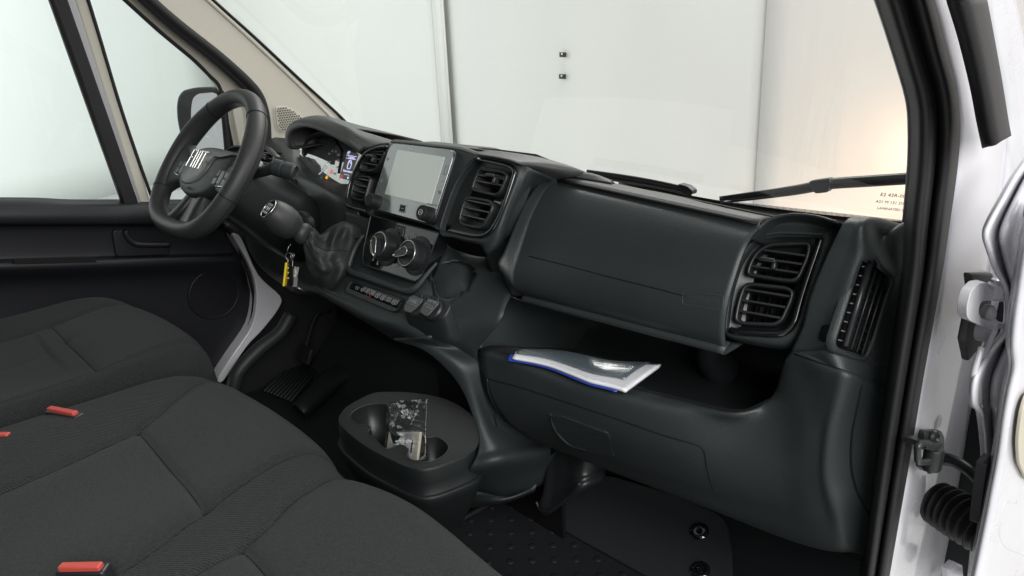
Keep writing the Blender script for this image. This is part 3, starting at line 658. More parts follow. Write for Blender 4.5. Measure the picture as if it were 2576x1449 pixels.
# ---- climate panel ----------------------------------------------------------
FC = Fr(FS.o - NS * .010, (1, 0, 0), NS)
cp = [(262, 785), (972, 962), (760, 1470), (715, 1490), (175, 1285), (172, 1240), (215, 900)]
CPp = roundpoly([FC.hit(d4(*p)) for p in [(265, 782), (968, 965), (790, 1420), (725, 1470), (700, 1462), (178, 1290), (185, 1150)]], [.003, .004, .01, .02, .01, .012, .02])
clim = slab('climate_panel', CPp, -NS * .03, GLO, dash, .0015, 3)
tube('panel_edge', [p + NS * .0002 for p in CPp], .0012, SLT, clim, closed=True, n=6, sp=1)
def cknob(cx, cy, rpx, ptr, gap=False):
    """rotary knob: ribbed drum, chrome ring, raised pointer outlined in chrome"""
    cf = FC.hit(d4(cx, cy), .028); c = cf - NS * .028; R_ = .0265
    k = lathe('climate_knob', c, NS, [(.039, -.001), (.039, .0015), (.035, .003), (R_ + .003, .004), (R_ + .002, .02), (R_ + .0005, .026), (R_ - .001, .027), (R_ - .004, .0262), (.004, .0262)], SAT, clim, 56)
    gg = []
    for i in range(60):
        t = 2 * math.pi * i / 60; d = FS.x * math.cos(t) + FS.y * math.sin(t); e_ = -FS.x * math.sin(t) + FS.y * math.cos(t)
        gg.append(g_box(c + d * (R_ + .0026) + NS * .013, d * .0006, e_ * .0005, NS * .0085, SLT))
    multi('knob_ribs', gg, k, smooth=False)
    an = [math.radians(x) for x in (range(0, 361, 6) if not gap else range(ptr + 22, ptr + 345, 6))]
    rr_ = [c + NS * .0272 + (FS.x * math.cos(t) + FS.y * math.sin(t)) * (R_ - .002) for t in an]
    if gap: tube('chrome_ring', rr_, .0013, CHR, k, n=8, sp=1)
    else: tube('chrome_ring', rr_[:-1], .0013, CHR, k, closed=True, n=8, sp=1)
    t = math.radians(ptr); d = FS.x * math.cos(t) + FS.y * math.sin(t); e_ = -FS.x * math.sin(t) + FS.y * math.cos(t)
    pl = [c + d * .026 + e_ * .0028, c + d * .026 - e_ * .0028, c - d * .003 - e_ * .0078, c - d * .010 - e_ * .0066, c - d * .0135, c - d * .010 + e_ * .0066, c - d * .003 + e_ * .0078]
    out = roundpoly([p + NS * .038 for p in pl], .006, 4)
    slab('pointer', out, -NS * .014, SAT, k, .0012)
    o1 = [c + d * .026 + e_ * .0034, c - d * .002 + e_ * .0082, c - d * .009 + e_ * .0074, c - d * .0142, c - d * .009 - e_ * .0074, c - d * .002 - e_ * .0082, c + d * .026 - e_ * .0034]
    tube('chrome_outline', [p + NS * .0382 for p in o1], .0011, CHR, k, n=8, sp=4)
    box('pointer_mark', c + d * .025 + NS * .0386, d * .0025, e_ * .0013, NS * .0003, WRT, k, 0)
    return c
k1 = cknob(335, 1082, 0, -62, True)
k2 = cknob(632, 1172, 0, 205)
# printed marks around the knobs
for s_, x, y, sz in (('3', 290, 1240, .010), ('2', 336, 1278, .010), ('1', 392, 1270, .009), ('+', 466, 1186, .012), ('0', 452, 1215, .007)):
    a, b = FC.loc(d4(x, y)); text('fan_speed_mark', s_, FC, a, b, sz, WRT, clim, h=.001)
def seat_icon(x, y, s=1):
    a, b = FC.loc(d4(x, y)); pts = [FC.pt(a + i * s, b + j * s, .0012) for i, j in ((-.005, .005), (-.002, .000), (.003, .001), (.005, .005), (.003, -.004), (-.004, -.005))]
    tube('airflow_mark', pts, .0005, WDM, clim, n=5, sp=1)
    lathe('airflow_dot', FC.pt(a - .001 * s, b + .005 * s, .001), NS, [(.0013, 0), (.0013, .0004)], WDM, clim, n=10)
for x, y in ((640, 1020), (722, 1000), (790, 1062), (802, 1178), (548, 1292), (726, 1345)): seat_icon(x, y)
bp = roundpoly([FC.hit(d4(*p), .002) for p in ((530, 880), (610, 898), (590, 1010), (515, 985))], .003)
bt_ = slab('climate_button', bp, -NS * .003, SAT, clim, .0008)
tube('button_edge', bp, .0006, SLT, clim, closed=True, n=5, sp=1)
a, b = FC.loc(d4(572, 918)); box('button_light', FC.pt(a, b, .0024), FS.x * .003, FS.y * .0005, NS * .0003, GRY, bt_, 0)
lathe('hazard_lens', FC.hit(d4(560, 968), .002), NS, [(.003, 0), (.003, .0006), (.0015, .0008)], DRK, clim, n=16)
# ---- console face: below the vents and screen down to the rounded lower edge
def cS(x, y, off): return PS(*c2(x, y), off)
def cY(x, y, yy): return PY(*c2(x, y), yy)
def fY(x, y, yy): return PY(*c5(x, y), yy)
rc = [
 [cS(590, 700, .035), cS(720, 735, .035), cS(900, 790, .035), cS(1165, 835, .035), cY(1240, 925, -.005), cY(1400, 985, .03), cY(1560, 990, .045)],
 [cS(560, 850, .035), cS(690, 870, .035), cS(890, 930, .035), cS(1120, 955, .035), cY(1225, 985, -.02), cY(1390, 1000, .015), cY(1590, 1050, .035)],
 [cS(530, 980, .033), cS(650, 1010, .030), cS(860, 1080, .032), cS(1070, 1100, .030), cY(1180, 1080, -.05), cY(1400, 1060, -.005), cY(1620, 1120, .02)],
 [cS(500, 1100, .020), cS(600, 1080, .014), cS(820, 1165, .016), cS(1010, 1195, .014), cY(1130, 1190, -.085), cY(1330, 1180, -.04), cY(1640, 1190, .0)],
 [cS(460, 1170, .014), cS(580, 1180, .009), cS(780, 1250, .009), cS(980, 1300, .009), cY(1100, 1300, -.105), cY(1280, 1300, -.07), cY(1600, 1290, -.03)],
 [cS(420, 1190, .012), cS(560, 1230, .007), cS(760, 1310, .007), cS(940, 1370, .007), cY(1080, 1390, -.12), cY(1260, 1400, -.09), cY(1560, 1400, -.05)],
 [cS(380, 1170, .012), cS(540, 1270, .006), cS(740, 1375, .006), cS(880, 1425, .008), fY(640, 180, -.13), fY(800, 180, -.09), fY(930, 230, -.062)],
 [cS(385, 1195, .04), cS(560, 1305, .04), cS(740, 1410, .04), fY(500, 190, -.11), fY(650, 215, -.10), fY(800, 235, -.07), fY(930, 300, -.055)],
]
cupo = [c2(*p) for p in ((1120, 1110), (1150, 1060), (1210, 1022), (1300, 1010), (1370, 1030), (1398, 1065), (1398, 1085), (1404, 1095), (1385, 1150), (1340, 1210), (1320, 1205), (1300, 1225), (1250, 1250), (1200, 1250), (1160, 1215), (1145, 1160), (1140, 1130))]
grid('console_face', rc, BLK, dash, 9, 9, thick=.005, cut=[cupo])
# plane fitted to the cup opening
def fit(P):
    c = sum(P, V()) / len(P); return c
cpl = [cY(1120, 1110, -.078), cY(1300, 1010, .0), cY(1398, 1080, .0), cY(1250, 1250, -.075)]
FU = Fr(cpl[0], (1, 0, 0), (cpl[3] - cpl[0]).cross(cpl[1] - cpl[0]));
if FU.n.z < 0: FU = Fr(cpl[0], (1, 0, 0), -FU.n)
cu = resample(spline([FU.hit(uv, .002) for uv in cupo], 4, True), 72); cc = sum(cu, V()) / 72
out_ = [p + (p - cc) * .07 for p in cu]; dn = V((0, .03, -1)).normalized()
rings('cup_well', [[p - FU.n * .010 for p in out_], [p - FU.n * .002 for p in [q + (q - cc) * .045 for q in cu]], [p + FU.n * .002 for p in [q + (q - cc) * .02 for q in cu]], cu, [p - FU.n * .004 for p in [q - (q - cc) * .02 for q in cu]], [cc + (p - cc) * .93 + dn * .035 for p in cu], [cc + (p - cc) * .90 + dn * .075 for p in cu]], None, dash, cap1=True, n=72, mats=[BLK, BLK], rm=[0, 0, 0, 0, 1, 1, 1])
tube('well_rib', [FU.hit(c2(1205, 1030), -.01) + V((-.004, .0, 0)), FU.hit(c2(1205, 1030), -.01) + V((0, -.0, -.09))], .005, SAT, dash, n=8)
# raised rounded rim around the climate panel
tube('console_rim', [cS(*p) for p in ((690, 850, .012), (640, 930, .008), (610, 1010, .004), (598, 1055, .002), (625, 1082, 0), (700, 1110, 0), (850, 1162, 0), (960, 1198, 0), (1010, 1190, .002), (1050, 1155, .006), (1100, 1090, .012), (1160, 1020, .02))], [.004, .006, .007, .007, .007, .007, .007, .007, .007, .006, .005, .003], BLK, dash, n=12)
tube('console_rim', [cS(*p) for p in ((700, 850, .015), (630, 870, .014), (580, 960, .012), (545, 1080, .01), (540, 1165, .010))], [.003, .004, .004, .004, .003], BLK, dash, n=10)
# ---- switch row
FW = Fr(FS.o + NS * .004, (1, 0, 0), NS)
swp = roundpoly([FW.hit(d5(*p)) for p in ((150, 680), (860, 930), (770, 1110), (700, 1100), (80, 840))], [.006, .012, .012, .012, .012])
sw = slab('switch_row', swp, -NS * .014, SAT, dash, .002, 3)
ys0 = [(205, 708), (270, 728), (335, 752), (395, 778), (530, 828), (598, 856), (668, 885), (740, 915), (835, 950)]
ys1 = [(135, 805), (195, 830), (262, 862), (325, 890), (452, 945), (525, 975), (598, 1005), (670, 1032), (762, 1070)]
ic = ['', 'o', '%', None, 'A', 'B', '', 'C']
for i in range(8):
    q = [ys0[i], ys0[i + 1], ys1[i + 1], ys1[i]]
    P = [FW.hit(d5(*p), .0025) for p in q]; c = sum(P, V()) / 4; P = [p + (c - p) * .05 for p in P]
    # each key is slightly crowned: lower part tips outward
    n4 = NS; lowf = [P[3].lerp(P[0], .42), P[2].lerp(P[1], .42)]
    vs = [P[0], P[1], lowf[1] + n4 * .0015, lowf[0] + n4 * .0015, P[2] - n4 * .004, P[3] - n4 * .004]
    s_ = mesh('switch', vs + [v - n4 * .01 for v in vs], [(0, 1, 2, 3), (3, 2, 4, 5), (0, 3, 5, 11, 9, 6), (1, 7, 8, 10, 4, 2), (0, 6, 7, 1), (5, 4, 10, 11)], GLO, sw, smooth=False, mods=[('bevel', .0007)])
    fsw = Fr(lowf[0].lerp(P[0], .5).lerp(lowf[1].lerp(P[1], .5), .5), FS.x, n4)
    if i == 3:
        b_ = lowf[0].lerp(lowf[1], .5); tr_ = [b_ + FS.x * x + FS.y * y + n4 * .0022 for x, y in ((-.0075, -.005), (.0075, -.005), (0, .008))]
        tube('hazard_triangle', tr_, .0006, mat('hazard_red', (.22, .05, .045), .5), s_, closed=True, n=5, sp=1)
    elif ic[i]:
        b_ = lowf[0].lerp(lowf[1], .5)
        if ic[i] in 'oABC':
            tube('switch_icon', roundpoly([b_ + FS.x * x + FS.y * y + n4 * .002 for x, y in ((-.004, -.001), (.004, -.001), (.004, .005), (-.004, .005))], .001, 2), .0005, WDM, s_, closed=True, n=5, sp=1)
        else: text('switch_icon', '%', Fr(b_, FS.x, n4), 0, .002, .009, WDM, s_, h=.002)
        box('switch_light', P[0].lerp(P[1], .5) - FS.y * .006 + n4 * .0006, FS.x * .0018, FS.y * .0007, n4 * .0002, WDM, s_, 0)
# ---- power sockets on their own small plinth
FK = Fr(cS(1080, 1330, -.004), (1, .05, 0), V((.10, -.72, .69)))
pl_ = [FK.hit(d5(*p)) for p in ((870, 1080), (900, 960), (1010, 870), (1250, 890), (1400, 930), (1475, 990), (1470, 1060), (1380, 1180), (1180, 1180), (950, 1120))]
PLp = resample(spline(pl_, 5, True), 64); cP = sum(PLp, V()) / 64
rings('socket_plinth', [[cP + (p - cP) * .97 for p in PLp], PLp, [p - FK.n * .004 for p in [cP + (q - cP) * 1.02 for q in PLp]], [cP + (p - cP) * 1.02 + V((0, .012, -.045)) for p in PLp], [cP + (p - cP) * .85 + V((0, .035, -.065)) for p in PLp]], BLK, dash, cap0=True, n=64)
CAPM = mat('socket_cap_grey', (.06, .064, .064), .45, bump=.15, bscale=400)
def socket(face, hinge, txt):
    # flat-topped flip cap: disc with a straight tongue and hinge
    cap = [(p[0], p[1]) for p in face]; P = resample(roundpoly([FK.hit(d5(*p), .016) for p in cap], .008), 48)
    s_ = slab('socket_cover', P, -FK.n * .004, CAPM, dash, .001); c = sum(P, V()) / 48
    lathe('socket_barrel', c - FK.n * .018 + FK.x * .004, FK.n, [(.021, 0), (.021, .011), (.018, .0135)], SAT, s_, 32)
    box('hinge', FK.hit(d5(*hinge), .016), FK.x * .010, FK.y * .003, FK.n * .003, SAT, s_, .001)
    fk = Fr(c, FK.x, FK.n)
    return s_, fk
s1, f1 = socket([(870, 1085), (895, 990), (970, 900), (1035, 868), (1125, 905), (1115, 960), (1050, 1030), (985, 1085), (955, 1110)], (1085, 885), 'USB')
text('socket_lettering', 'USB', f1, -.001, .003, .0105, WDM, s1, h=.0006, sx=1)
tube('lettering_frame', [f1.pt(x, y, .0006) for x, y in ((-.013, -.003), (.011, -.003), (.011, .009), (-.013, .009))], .0004, WDM, s1, closed=True, n=5, sp=1)
s2, f2 = socket([(1090, 1110), (1105, 1030), (1180, 945), (1250, 908), (1340, 945), (1330, 1000), (1260, 1070), (1210, 1130), (1170, 1158)], (1295, 925), '12V')
text('socket_lettering', '12V DC', f2, .002, .010, .0078, WDM, s2, h=.0006)
tube('plug_icon', [f2.pt(x, y, .0007) for x, y in ((-.010, -.002), (-.010, .004), (.001, .001), (.010, .0005), (.010, -.003), (.001, -.003))], .0006, WDM, s2, closed=True, n=5, sp=1)
# ---- lower tower (right flank of the console) with the arch for the cup tray
L = [((480, 180), -.135), ((640, 235), -.12), ((760, 330), -.105), ((850, 450), -.09), ((910, 600), -.082), ((940, 700), -.082), ((938, 790), -.09), ((900, 870), -.11), ((820, 950), -.085), ((720, 1010), -.075), ((650, 1050), -.07)]
R_ = [((650, 168), -.135), ((800, 232), -.08), ((925, 320), -.06), ((945, 440), -.058), ((975, 540), -.045), ((1040, 640), -.02), ((1180, 730), .03), ((1290, 780), .06), ((1285, 870), .07), ((1230, 960), .06), ((1090, 1020), .03)]
rt = []
for (a, ya), (b, yb) in zip(L, R_):
    A_ = fY(*a, ya); B_ = fY(*b, yb); Mx = fY((a[0] * .6 + b[0] * .4), (a[1] * .6 + b[1] * .4), ya * .75 + yb * .25)
    rt.append([A_ + V((-.012, .05, 0)), A_ + V((-.004, .006, 0)), A_, Mx, B_, B_ + V((.01, .05, 0))])
grid('console_tower', rt, BLK, dash, 6, 6, thick=.005)
bot = [[fY(700, 1030, -.075), fY(900, 1000, -.08), fY(1090, 1020, .03), fY(1240, 955, .06)], [fY(660, 1070, -.07), fY(850, 1050, -.07), fY(1060, 1040, .0), fY(1230, 985, .06)], [fY(645, 1095, -.05), fY(840, 1085, -.03), fY(1060, 1055, .04), fY(1225, 1000, .1)]]
grid('tower_base', bot, BLK, dash, 6, 4, thick=.004)
# black interior of the arch
plate('arch_lining', [(-.16, .14, .0), (.27, .14, .0), (.27, .14, .52), (-.16, .14, .52)], DRK, dash, .01)
# ---- cup tray
ZT = .33
trp = [(100, 430), (100, 490), (180, 595), (400, 765), (680, 910), (850, 982), (1000, 1003), (1150, 972), (1300, 920), (1450, 860), (1550, 802), (1600, 700), (1590, 560), (1500, 400), (1250, 250), (900, 180), (600, 170), (440, 190), (240, 290), (150, 355)]
T0 = resample(spline([PZ(*d6(*p), ZT) for p in trp], 4, True), 96); cT = sum(T0, V()) / 96
holes = [[(215, 430), (262, 375), (400, 312), (540, 300), (620, 320), (645, 380), (640, 470), (640, 560), (700, 640), (900, 640), (1030, 668), (1130, 655), (1220, 695), (1275, 765), (1240, 840), (1150, 898), (1030, 925), (875, 905), (822, 860), (838, 790), (760, 740), (690, 760), (600, 785), (520, 730), (480, 680), (400, 620), (440, 560), (380, 528), (300, 520), (235, 480)]]
hpx = [d6(*p) for p in holes[0]]
# top face with an opening: dense grid trimmed by the outlines
tv = []; tf = []; idx = {}
tpoly = [(p.x, p.y) for p in T0]; hw = [PZ(*q, ZT) for q in hpx]; hs_ = spline(hw, 4, True); hpoly = [(p.x, p.y) for p in hs_]
# stitch hole and rim with a bridging ring: order by angle is unsafe, so triangulate with tessellation
from mathutils.geometry import tessellate_polygon, delaunay_2d_cdt
pts = [V(p) for p in tpoly] + [V(p) for p in hpoly]; nt_, nh = len(tpoly), len(hpoly)
edges = [(i, (i + 1) % nt_) for i in range(nt_)] + [(nt_ + i, nt_ + (i + 1) % nh) for i in range(nh)]
res = delaunay_2d_cdt([p.to_2d() for p in pts], edges, [], 0, 1e-6)
vs2, fs2 = res[0], res[2]; keep = []
for f in fs2:
    c = sum((vs2[i] for i in f), V((0, 0))) / len(f)
    if inpoly(c.x, c.y, tpoly) and not inpoly(c.x, c.y, hpoly): keep.append(f)
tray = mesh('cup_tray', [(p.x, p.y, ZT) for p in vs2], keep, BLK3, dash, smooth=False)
def expand(P, d, dz): return [cT + (p - cT) * (1 + d) + V((0, 0, dz)) for p in P]
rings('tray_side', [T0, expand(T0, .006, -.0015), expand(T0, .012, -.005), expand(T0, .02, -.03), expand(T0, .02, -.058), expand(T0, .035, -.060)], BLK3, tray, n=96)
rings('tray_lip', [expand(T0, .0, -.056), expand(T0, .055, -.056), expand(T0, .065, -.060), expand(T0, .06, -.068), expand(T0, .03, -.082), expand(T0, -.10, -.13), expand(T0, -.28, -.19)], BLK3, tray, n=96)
H0 = resample([V(p) for p in hs_], 120); cH = sum(H0, V()) / 120
rings('tray_holes', [[p + V((0, 0, .0015)) for p in H0], [p + V((0, 0, -.002)) for p in H0], [p + V((0, 0, -.075)) for p in offset2(H0, .004)]], SAT, tray, cap1=True, n=120)
tube('hole_rim', [p + V((0, 0, .0005)) for p in H0], .0012, BLK, tray, closed=True, n=6, sp=1)
# ---- lower dash front (glove compartment section) ----------------------------
def q_(u, v, y=None, z=None, x=None):
    return PY(u, v, y) if y is not None else (PZ(u, v, z) if z is not None else PX(u, v, x))
rl = [
 [q_(1212, 882, z=.53), q_(1350, 928, z=.53), q_(1500, 962, z=.53), q_(1700, 1012, z=.53), q_(1850, 1042, z=.54), q_(1945, 1000, y=.07), q_(1990, 895, y=.055), q_(2085, 925, y=.045), q_(2130, 945, y=.045), q_(2175, 962, y=.075), q_(2240, 985, y=.115)],
 [q_(1208, 905, y=-.062), q_(1350, 955, y=-.052), q_(1500, 990, y=-.035), q_(1700, 1042, y=.0), q_(1850, 1068, y=.035), q_(1955, 1040, y=.055), q_(2015, 960, y=.055), q_(2080, 985, y=.045), q_(2115, 1005, y=.045), q_(2165, 1010, y=.075), q_(2228, 1030, y=.110)],
 [q_(1215, 965, y=-.06), q_(1360, 1025, y=-.048), q_(1510, 1070, y=-.03), q_(1700, 1120, y=.0), q_(1850, 1140, y=.03), q_(1960, 1130, y=.045), q_(2030, 1080, y=.045), q_(2065, 1085, y=.045), q_(2092, 1090, y=.045), q_(2150, 1095, y=.072), q_(2215, 1110, y=.102)],
 [q_(1245, 1025, y=-.045), q_(1380, 1075, y=-.03), q_(1520, 1120, y=-.01), q_(1700, 1175, y=.015), q_(1850, 1205, y=.035), q_(1960, 1210, y=.045), q_(2020, 1195, y=.045), q_(2058, 1195, y=.045), q_(2085, 1200, y=.045), q_(2145, 1200, y=.070), q_(2205, 1215, y=.098)],
 [q_(1300, 1080, y=-.01), q_(1420, 1120, y=.005), q_(1550, 1165, y=.025), q_(1700, 1215, y=.04), q_(1850, 1260, y=.055), q_(1960, 1285, y=.055), q_(2030, 1290, y=.05), q_(2075, 1290, y=.05), q_(2110, 1290, y=.050), q_(2155, 1285, y=.072), q_(2195, 1310, y=.092)],
 [q_(1400, 1120, y=.05), q_(1480, 1155, y=.06), q_(1580, 1195, y=.075), q_(1710, 1245, y=.085), q_(1850, 1300, y=.09), q_(1960, 1345, y=.085), q_(2050, 1375, y=.08), q_(2110, 1385, y=.075), q_(2140, 1385, y=.080), q_(2165, 1390, y=.092), q_(2180, 1400, y=.105)],
]
rl.append([p + V((0, .12, .0)) for p in rl[-1]])
rl.insert(0, [p + V((0, .016, -.003)) for p in rl[0]])
low = grid('lower_panel', rl, BLK, dash, 6, 7, thick=.004)
# fine shut lines of the flap, latch pocket and side cover
def near(uv, y): return PY(*uv, y)
from mathutils.bvhtree import BVHTree
def bvh_of(o):
    me = o.data; off = root_of(o.parent) ; return BVHTree.FromPolygons([V(v.co) + off for v in me.vertices], [tuple(p.vertices) for p in me.polygons])
bl_ = bvh_of(low)
def on(b, uv, lift=.0015):
    r = ray(*uv).normalized(); h = b.ray_cast(CAM, r)
    return (h[0] - r * lift) if h[0] is not None else None
def line_on(name, b, pts, r, m, parent, lift=.0026, sp=5, dens=6):
    Q = spline([V((p[0], p[1], 0)) for p in pts], dens); W = [on(b, (q.x, q.y), lift) for q in Q]; W = [w for w in W if w is not None]
    return tube(name, W, r, m, parent, n=6, sp=1) if len(W) > 2 else None
line_on('shut_line', bl_, [c5(*p) for p in ((978, 395), (1150, 440), (1400, 520), (1700, 620), (1899, 690), (2050, 735), (2115, 755))], .0013, DRK, low)
line_on('shut_line', bl_, [c5(2115, 755), c5(2135, 790), c5(2150, 880), c5(2185, 1010)], .0013, DRK, low)
line_on('shut_line', bl_, [c5(*p) for p in ((975, 395), (985, 470), (1040, 580), (1130, 670), (1220, 730))], .0016, SLT, low)
line_on('shut_line', bl_, [c4(*p) for p in ((475, 636), (560, 665), (660, 700), (735, 730))], .0013, DRK, low)
line_on('shut_line', bl_, [c4(*p) for p in ((736, 735), (712, 850), (696, 950), (696, 1060), (720, 1150), (765, 1238))], .0018, DRK, low)
# latch pocket
lp = [on(bl_, c5(*p), .003) for p in ((1312, 585), (1380, 590), (1620, 680), (1655, 800), (1500, 775), (1420, 740), (1350, 670))]
if all(p is not None for p in lp):
    lt = mesh('latch', [p for p in lp], [tuple(range(7))], BLK, low, smooth=False, mods=[('solid', .006)])
    tube('latch_edge', [on(bl_, c5(*p), .006) for p in ((1312, 582), (1325, 640), (1365, 700), (1420, 745), (1500, 772))], [.001, .0025, .004, .004, .002], BLK, low, n=8)
    line_on('latch_edge', bl_, [c5(*p) for p in ((1315, 582), (1400, 592), (1500, 635), (1612, 678), (1640, 740), (1660, 800))], .0012, SLT, low)
# ---- open shelf above the lower panel
sf = [[q_(1200, 880, z=.525), q_(1350, 920, z=.525), q_(1500, 955, z=.525), q_(1700, 1005, z=.525), q_(1850, 1035, z=.53), q_(1945, 1000, z=.56)],
      [V((.22, .08, .50)), V((.36, .09, .50)), V((.47, .10, .50)), V((.60, .12, .50)), V((.72, .15, .50)), V((.80, .16, .52))],
      [V((.22, .22, .50)), V((.36, .22, .50)), V((.47, .22, .50)), V((.60, .23, .50)), V((.72, .24, .50)), V((.82, .24, .52))],
      [V((.22, .24, .56)), V((.36, .24, .56)), V((.47, .24, .56)), V((.60, .25, .56)), V((.72, .26, .56)), V((.84, .26, .56))],
      [V((.22, .20, .68)), V((.36, .20, .68)), V((.47, .20, .68)), V((.60, .21, .68)), V((.72, .22, .68)), V((.84, .22, .68))]]
grid('storage_shelf', sf, SAT, dash, 5, 5, thick=.004)
# panel under the ledge to the left of the shelf
ul = [[PY(*c3(60, 860), .01), PY(*c3(180, 975), .02), PY(*c3(400, 1030), .03), PY(*c3(620, 1090), .035)], [PY(*c3(20, 1000), -.01), PY(*c3(160, 1050), .02), PY(*c3(380, 1100), .05), PY(*c3(600, 1150), .08)], [PY(*c3(-20, 1150), -.03), PY(*c3(120, 1180), .01), PY(*c3(320, 1220), .06), PY(*c3(510, 1275), .12)], [PY(*c3(-20, 1290), -.045), PY(*c3(80, 1310), .0), PY(*c3(300, 1330), .06), PY(*c3(470, 1350), .12)]]
grid('shelf_cheek', ul, BLK, dash, 5, 5, thick=.004)
tube('shelf_divider', [V((.605, .205, .505)), V((.605, .17, .54)), V((.61, .155, .58)), V((.615, .15, .66))], [.035, .024, .02, .02], SAT, dash, n=14)
# ---- right end of the dash with the side window vent
ridge = [(668, 168), (625, 250), (580, 350), (545, 440), (520, 540), (478, 632)]
vL = [(745, 175), (738, 285), (710, 360), (680, 460), (650, 560), (625, 625)]
vR = [(800, 230), (838, 360), (815, 440), (790, 520), (765, 600), (745, 660)]
se = [(905, 165), (895, 300), (885, 400), (875, 500), (868, 600), (862, 690)]
re_ = []
for k_, (a, b, c, d) in enumerate(zip(ridge, vL, vR, se)):
    s_ = k_ / 5; re_.append([PY(*c4(*a), .088 - .033 * s_), PY(*c4(*lerp2(a, b, .5)), .090 - .036 * s_), PY(*c4(*b), .094 - .042 * s_), PY(*c4(*c), .140 - .050 * s_), PY(*c4(*lerp2(c, d, .5)), .158 - .048 * s_), PY(*c4(*d), .180 - .055 * s_)])
re_.insert(0, [p + V((0, .04, .000)) for p in re_[0]])
re_.insert(0, [p + V((0, .10, -.03)) for p in re_[0]])
sv = [(733, 300), (775, 300), (836, 362), (745, 655), (700, 640), (632, 610)]
svo = [c4(*p) for p in sv]
ec = grid('dash_end', re_, BLK, dash, 6, 6, thick=.004, cut=[svo])
re2 = [re_[-1], [q_(1990, 895, y=.06), q_(2085, 928, y=.05), q_(2125, 945, y=.048), q_(2175, 964, y=.078), q_(2205, 975, y=.098), q_(2245, 990, y=.118)]]
grid('dash_end_foot', re2, BLK, dash, 6, 4, thick=.004)
P3 = [PY(*c4(*p), y) for p, y in zip(sv, (.094, .110, .140, .088, .068, .052))]
n3 = (P3[3] - P3[0]).cross(P3[2] - P3[0]).normalized()
if n3.y > 0: n3 = -n3
FV = Fr(sum(P3, V()) / 6, V((.3, 1, 0)), n3)
Sv = resample(roundpoly([FV.hit(p) for p in svo], .010), 56)
SG = 1 if (offset2(Sv, .005)[0] - FV.o).length > (Sv[0] - FV.o).length else -1
sd = rings('side_vent', [[p - FV.n * .008 for p in offset2(Sv, SG * .009)], [p + FV.n * .003 for p in offset2(Sv, SG * .006)], [p + FV.n * .003 for p in offset2(Sv, SG * .002)], Sv, [p - FV.n * .03 for p in Sv]], None, dash, cap1=True, n=56, mats=[BLK, DRK], rm=[0, 0, 0, 1, 1])
# fins: one long vertical bar, three thinner, eight across
def fv(x, y, h=0): return FV.hit(c4(x, y), h)
for a, b, r in (((765, 305), (672, 612), .005), ((790, 318), (695, 622), .0016), ((808, 335), (715, 634), .0016), ((824, 352), (733, 645), .0016)):
    tube('fin', [fv(*a, .0), fv(*b, .0)], r, SLT, sd, n=6, sp=1)
for k in range(9):
    t = (k + .5) / 9; a = lerp2((738, 305), (640, 605), t); b = lerp2((836, 362), (745, 650), t); m_ = lerp2((765, 305), (672, 612), t)
    tube('fin', [fv(*a, -.004), fv(m_[0], m_[1] + 3, -.004), fv(*b, -.004)], .0014, SLT, sd, n=6, sp=1)
# dark plate added behind the dash to block light leaks
plate('dash_light_block', [(-.93, .30, .18), (.93, .30, .18), (.93, .30, .70), (-.93, .30, .70)], DRK, dash, .02)
# ================================================================== DASH, DRIVER'S SIDE
# centre top: lid and pad behind the screen
ct = [[PS(*d4(470, 24), .012), PS(*d4(800, 60), .012), PS(*d4(1150, 100), .012), PS(*d4(1368, 165), .014), PS(*d4(1560, 190), .014), PS(*d4(1740, 238), .014)]]
ct.append([p + V((0, .02, .000)) for p in ct[0]]); ct.append([p + V((0, .10, -.032)) for p in ct[0]]); ct.append([p + V((0, .22, -.085)) for p in ct[0]])
grid('centre_top', ct, TOP, dash, 6, 5, thick=.004)
lid = [PZ(1385, 400, .872), PZ(1350, 384, .880), PZ(1240, 371, .882), PZ(1200, 368, .882), PZ(1200, 368, .882) + V((-.02, .02, -.02)), PZ(1385, 400, .872) + V((-.02, .03, -.02))]
slab('tray_lid', lid, V((0, 0, -.025)), TOP, dash, .004, 3)
tube('lid_gap', [PZ(1180, 374, .886), PZ(1260, 384, .884), PZ(1330, 395, .879)], .004, DRK, dash, n=8, flat=.5)
r0_ = [PY(1200, 389, -.002), PY(1247, 396, -.002), PY(1296, 408, -.002), PY(1338, 430, .040), PY(1368, 449, .066), PY(1392, 452, .080)]
r1_ = [PY(1212, 383, .020), PY(1268, 390, .022), PY(1330, 404, .030), PY(1383, 422, .055), PY(1420, 437, .080), PY(1438, 444, .095)]
r2_ = [PY(1222, 378, .045), PY(1290, 386, .048), PY(1358, 397, .065), PY(1418, 414, .085), PY(1455, 428, .105), PY(1478, 440, .125)]
grid('top_hump', [r0_, r1_, r2_, [p + V((0, .04, -.022)) for p in r2_], [p + V((0, .10, -.08)) for p in r2_]], TOP, dash, 6, 6, thick=.003)
grid('top_hump', [[PY(1440, 443, .10), PY(1490, 453, .11), PY(1540, 461, .12)], [PY(1455, 433, .12), PY(1500, 441, .13), PY(1542, 458, .14)], [PY(1455, 433, .12) + V((0, .06, -.05)), PY(1500, 441, .13) + V((0, .06, -.05)), PY(1542, 458, .14) + V((0, .06, -.05))]], TOP, dash, 6, 5, thick=.003)
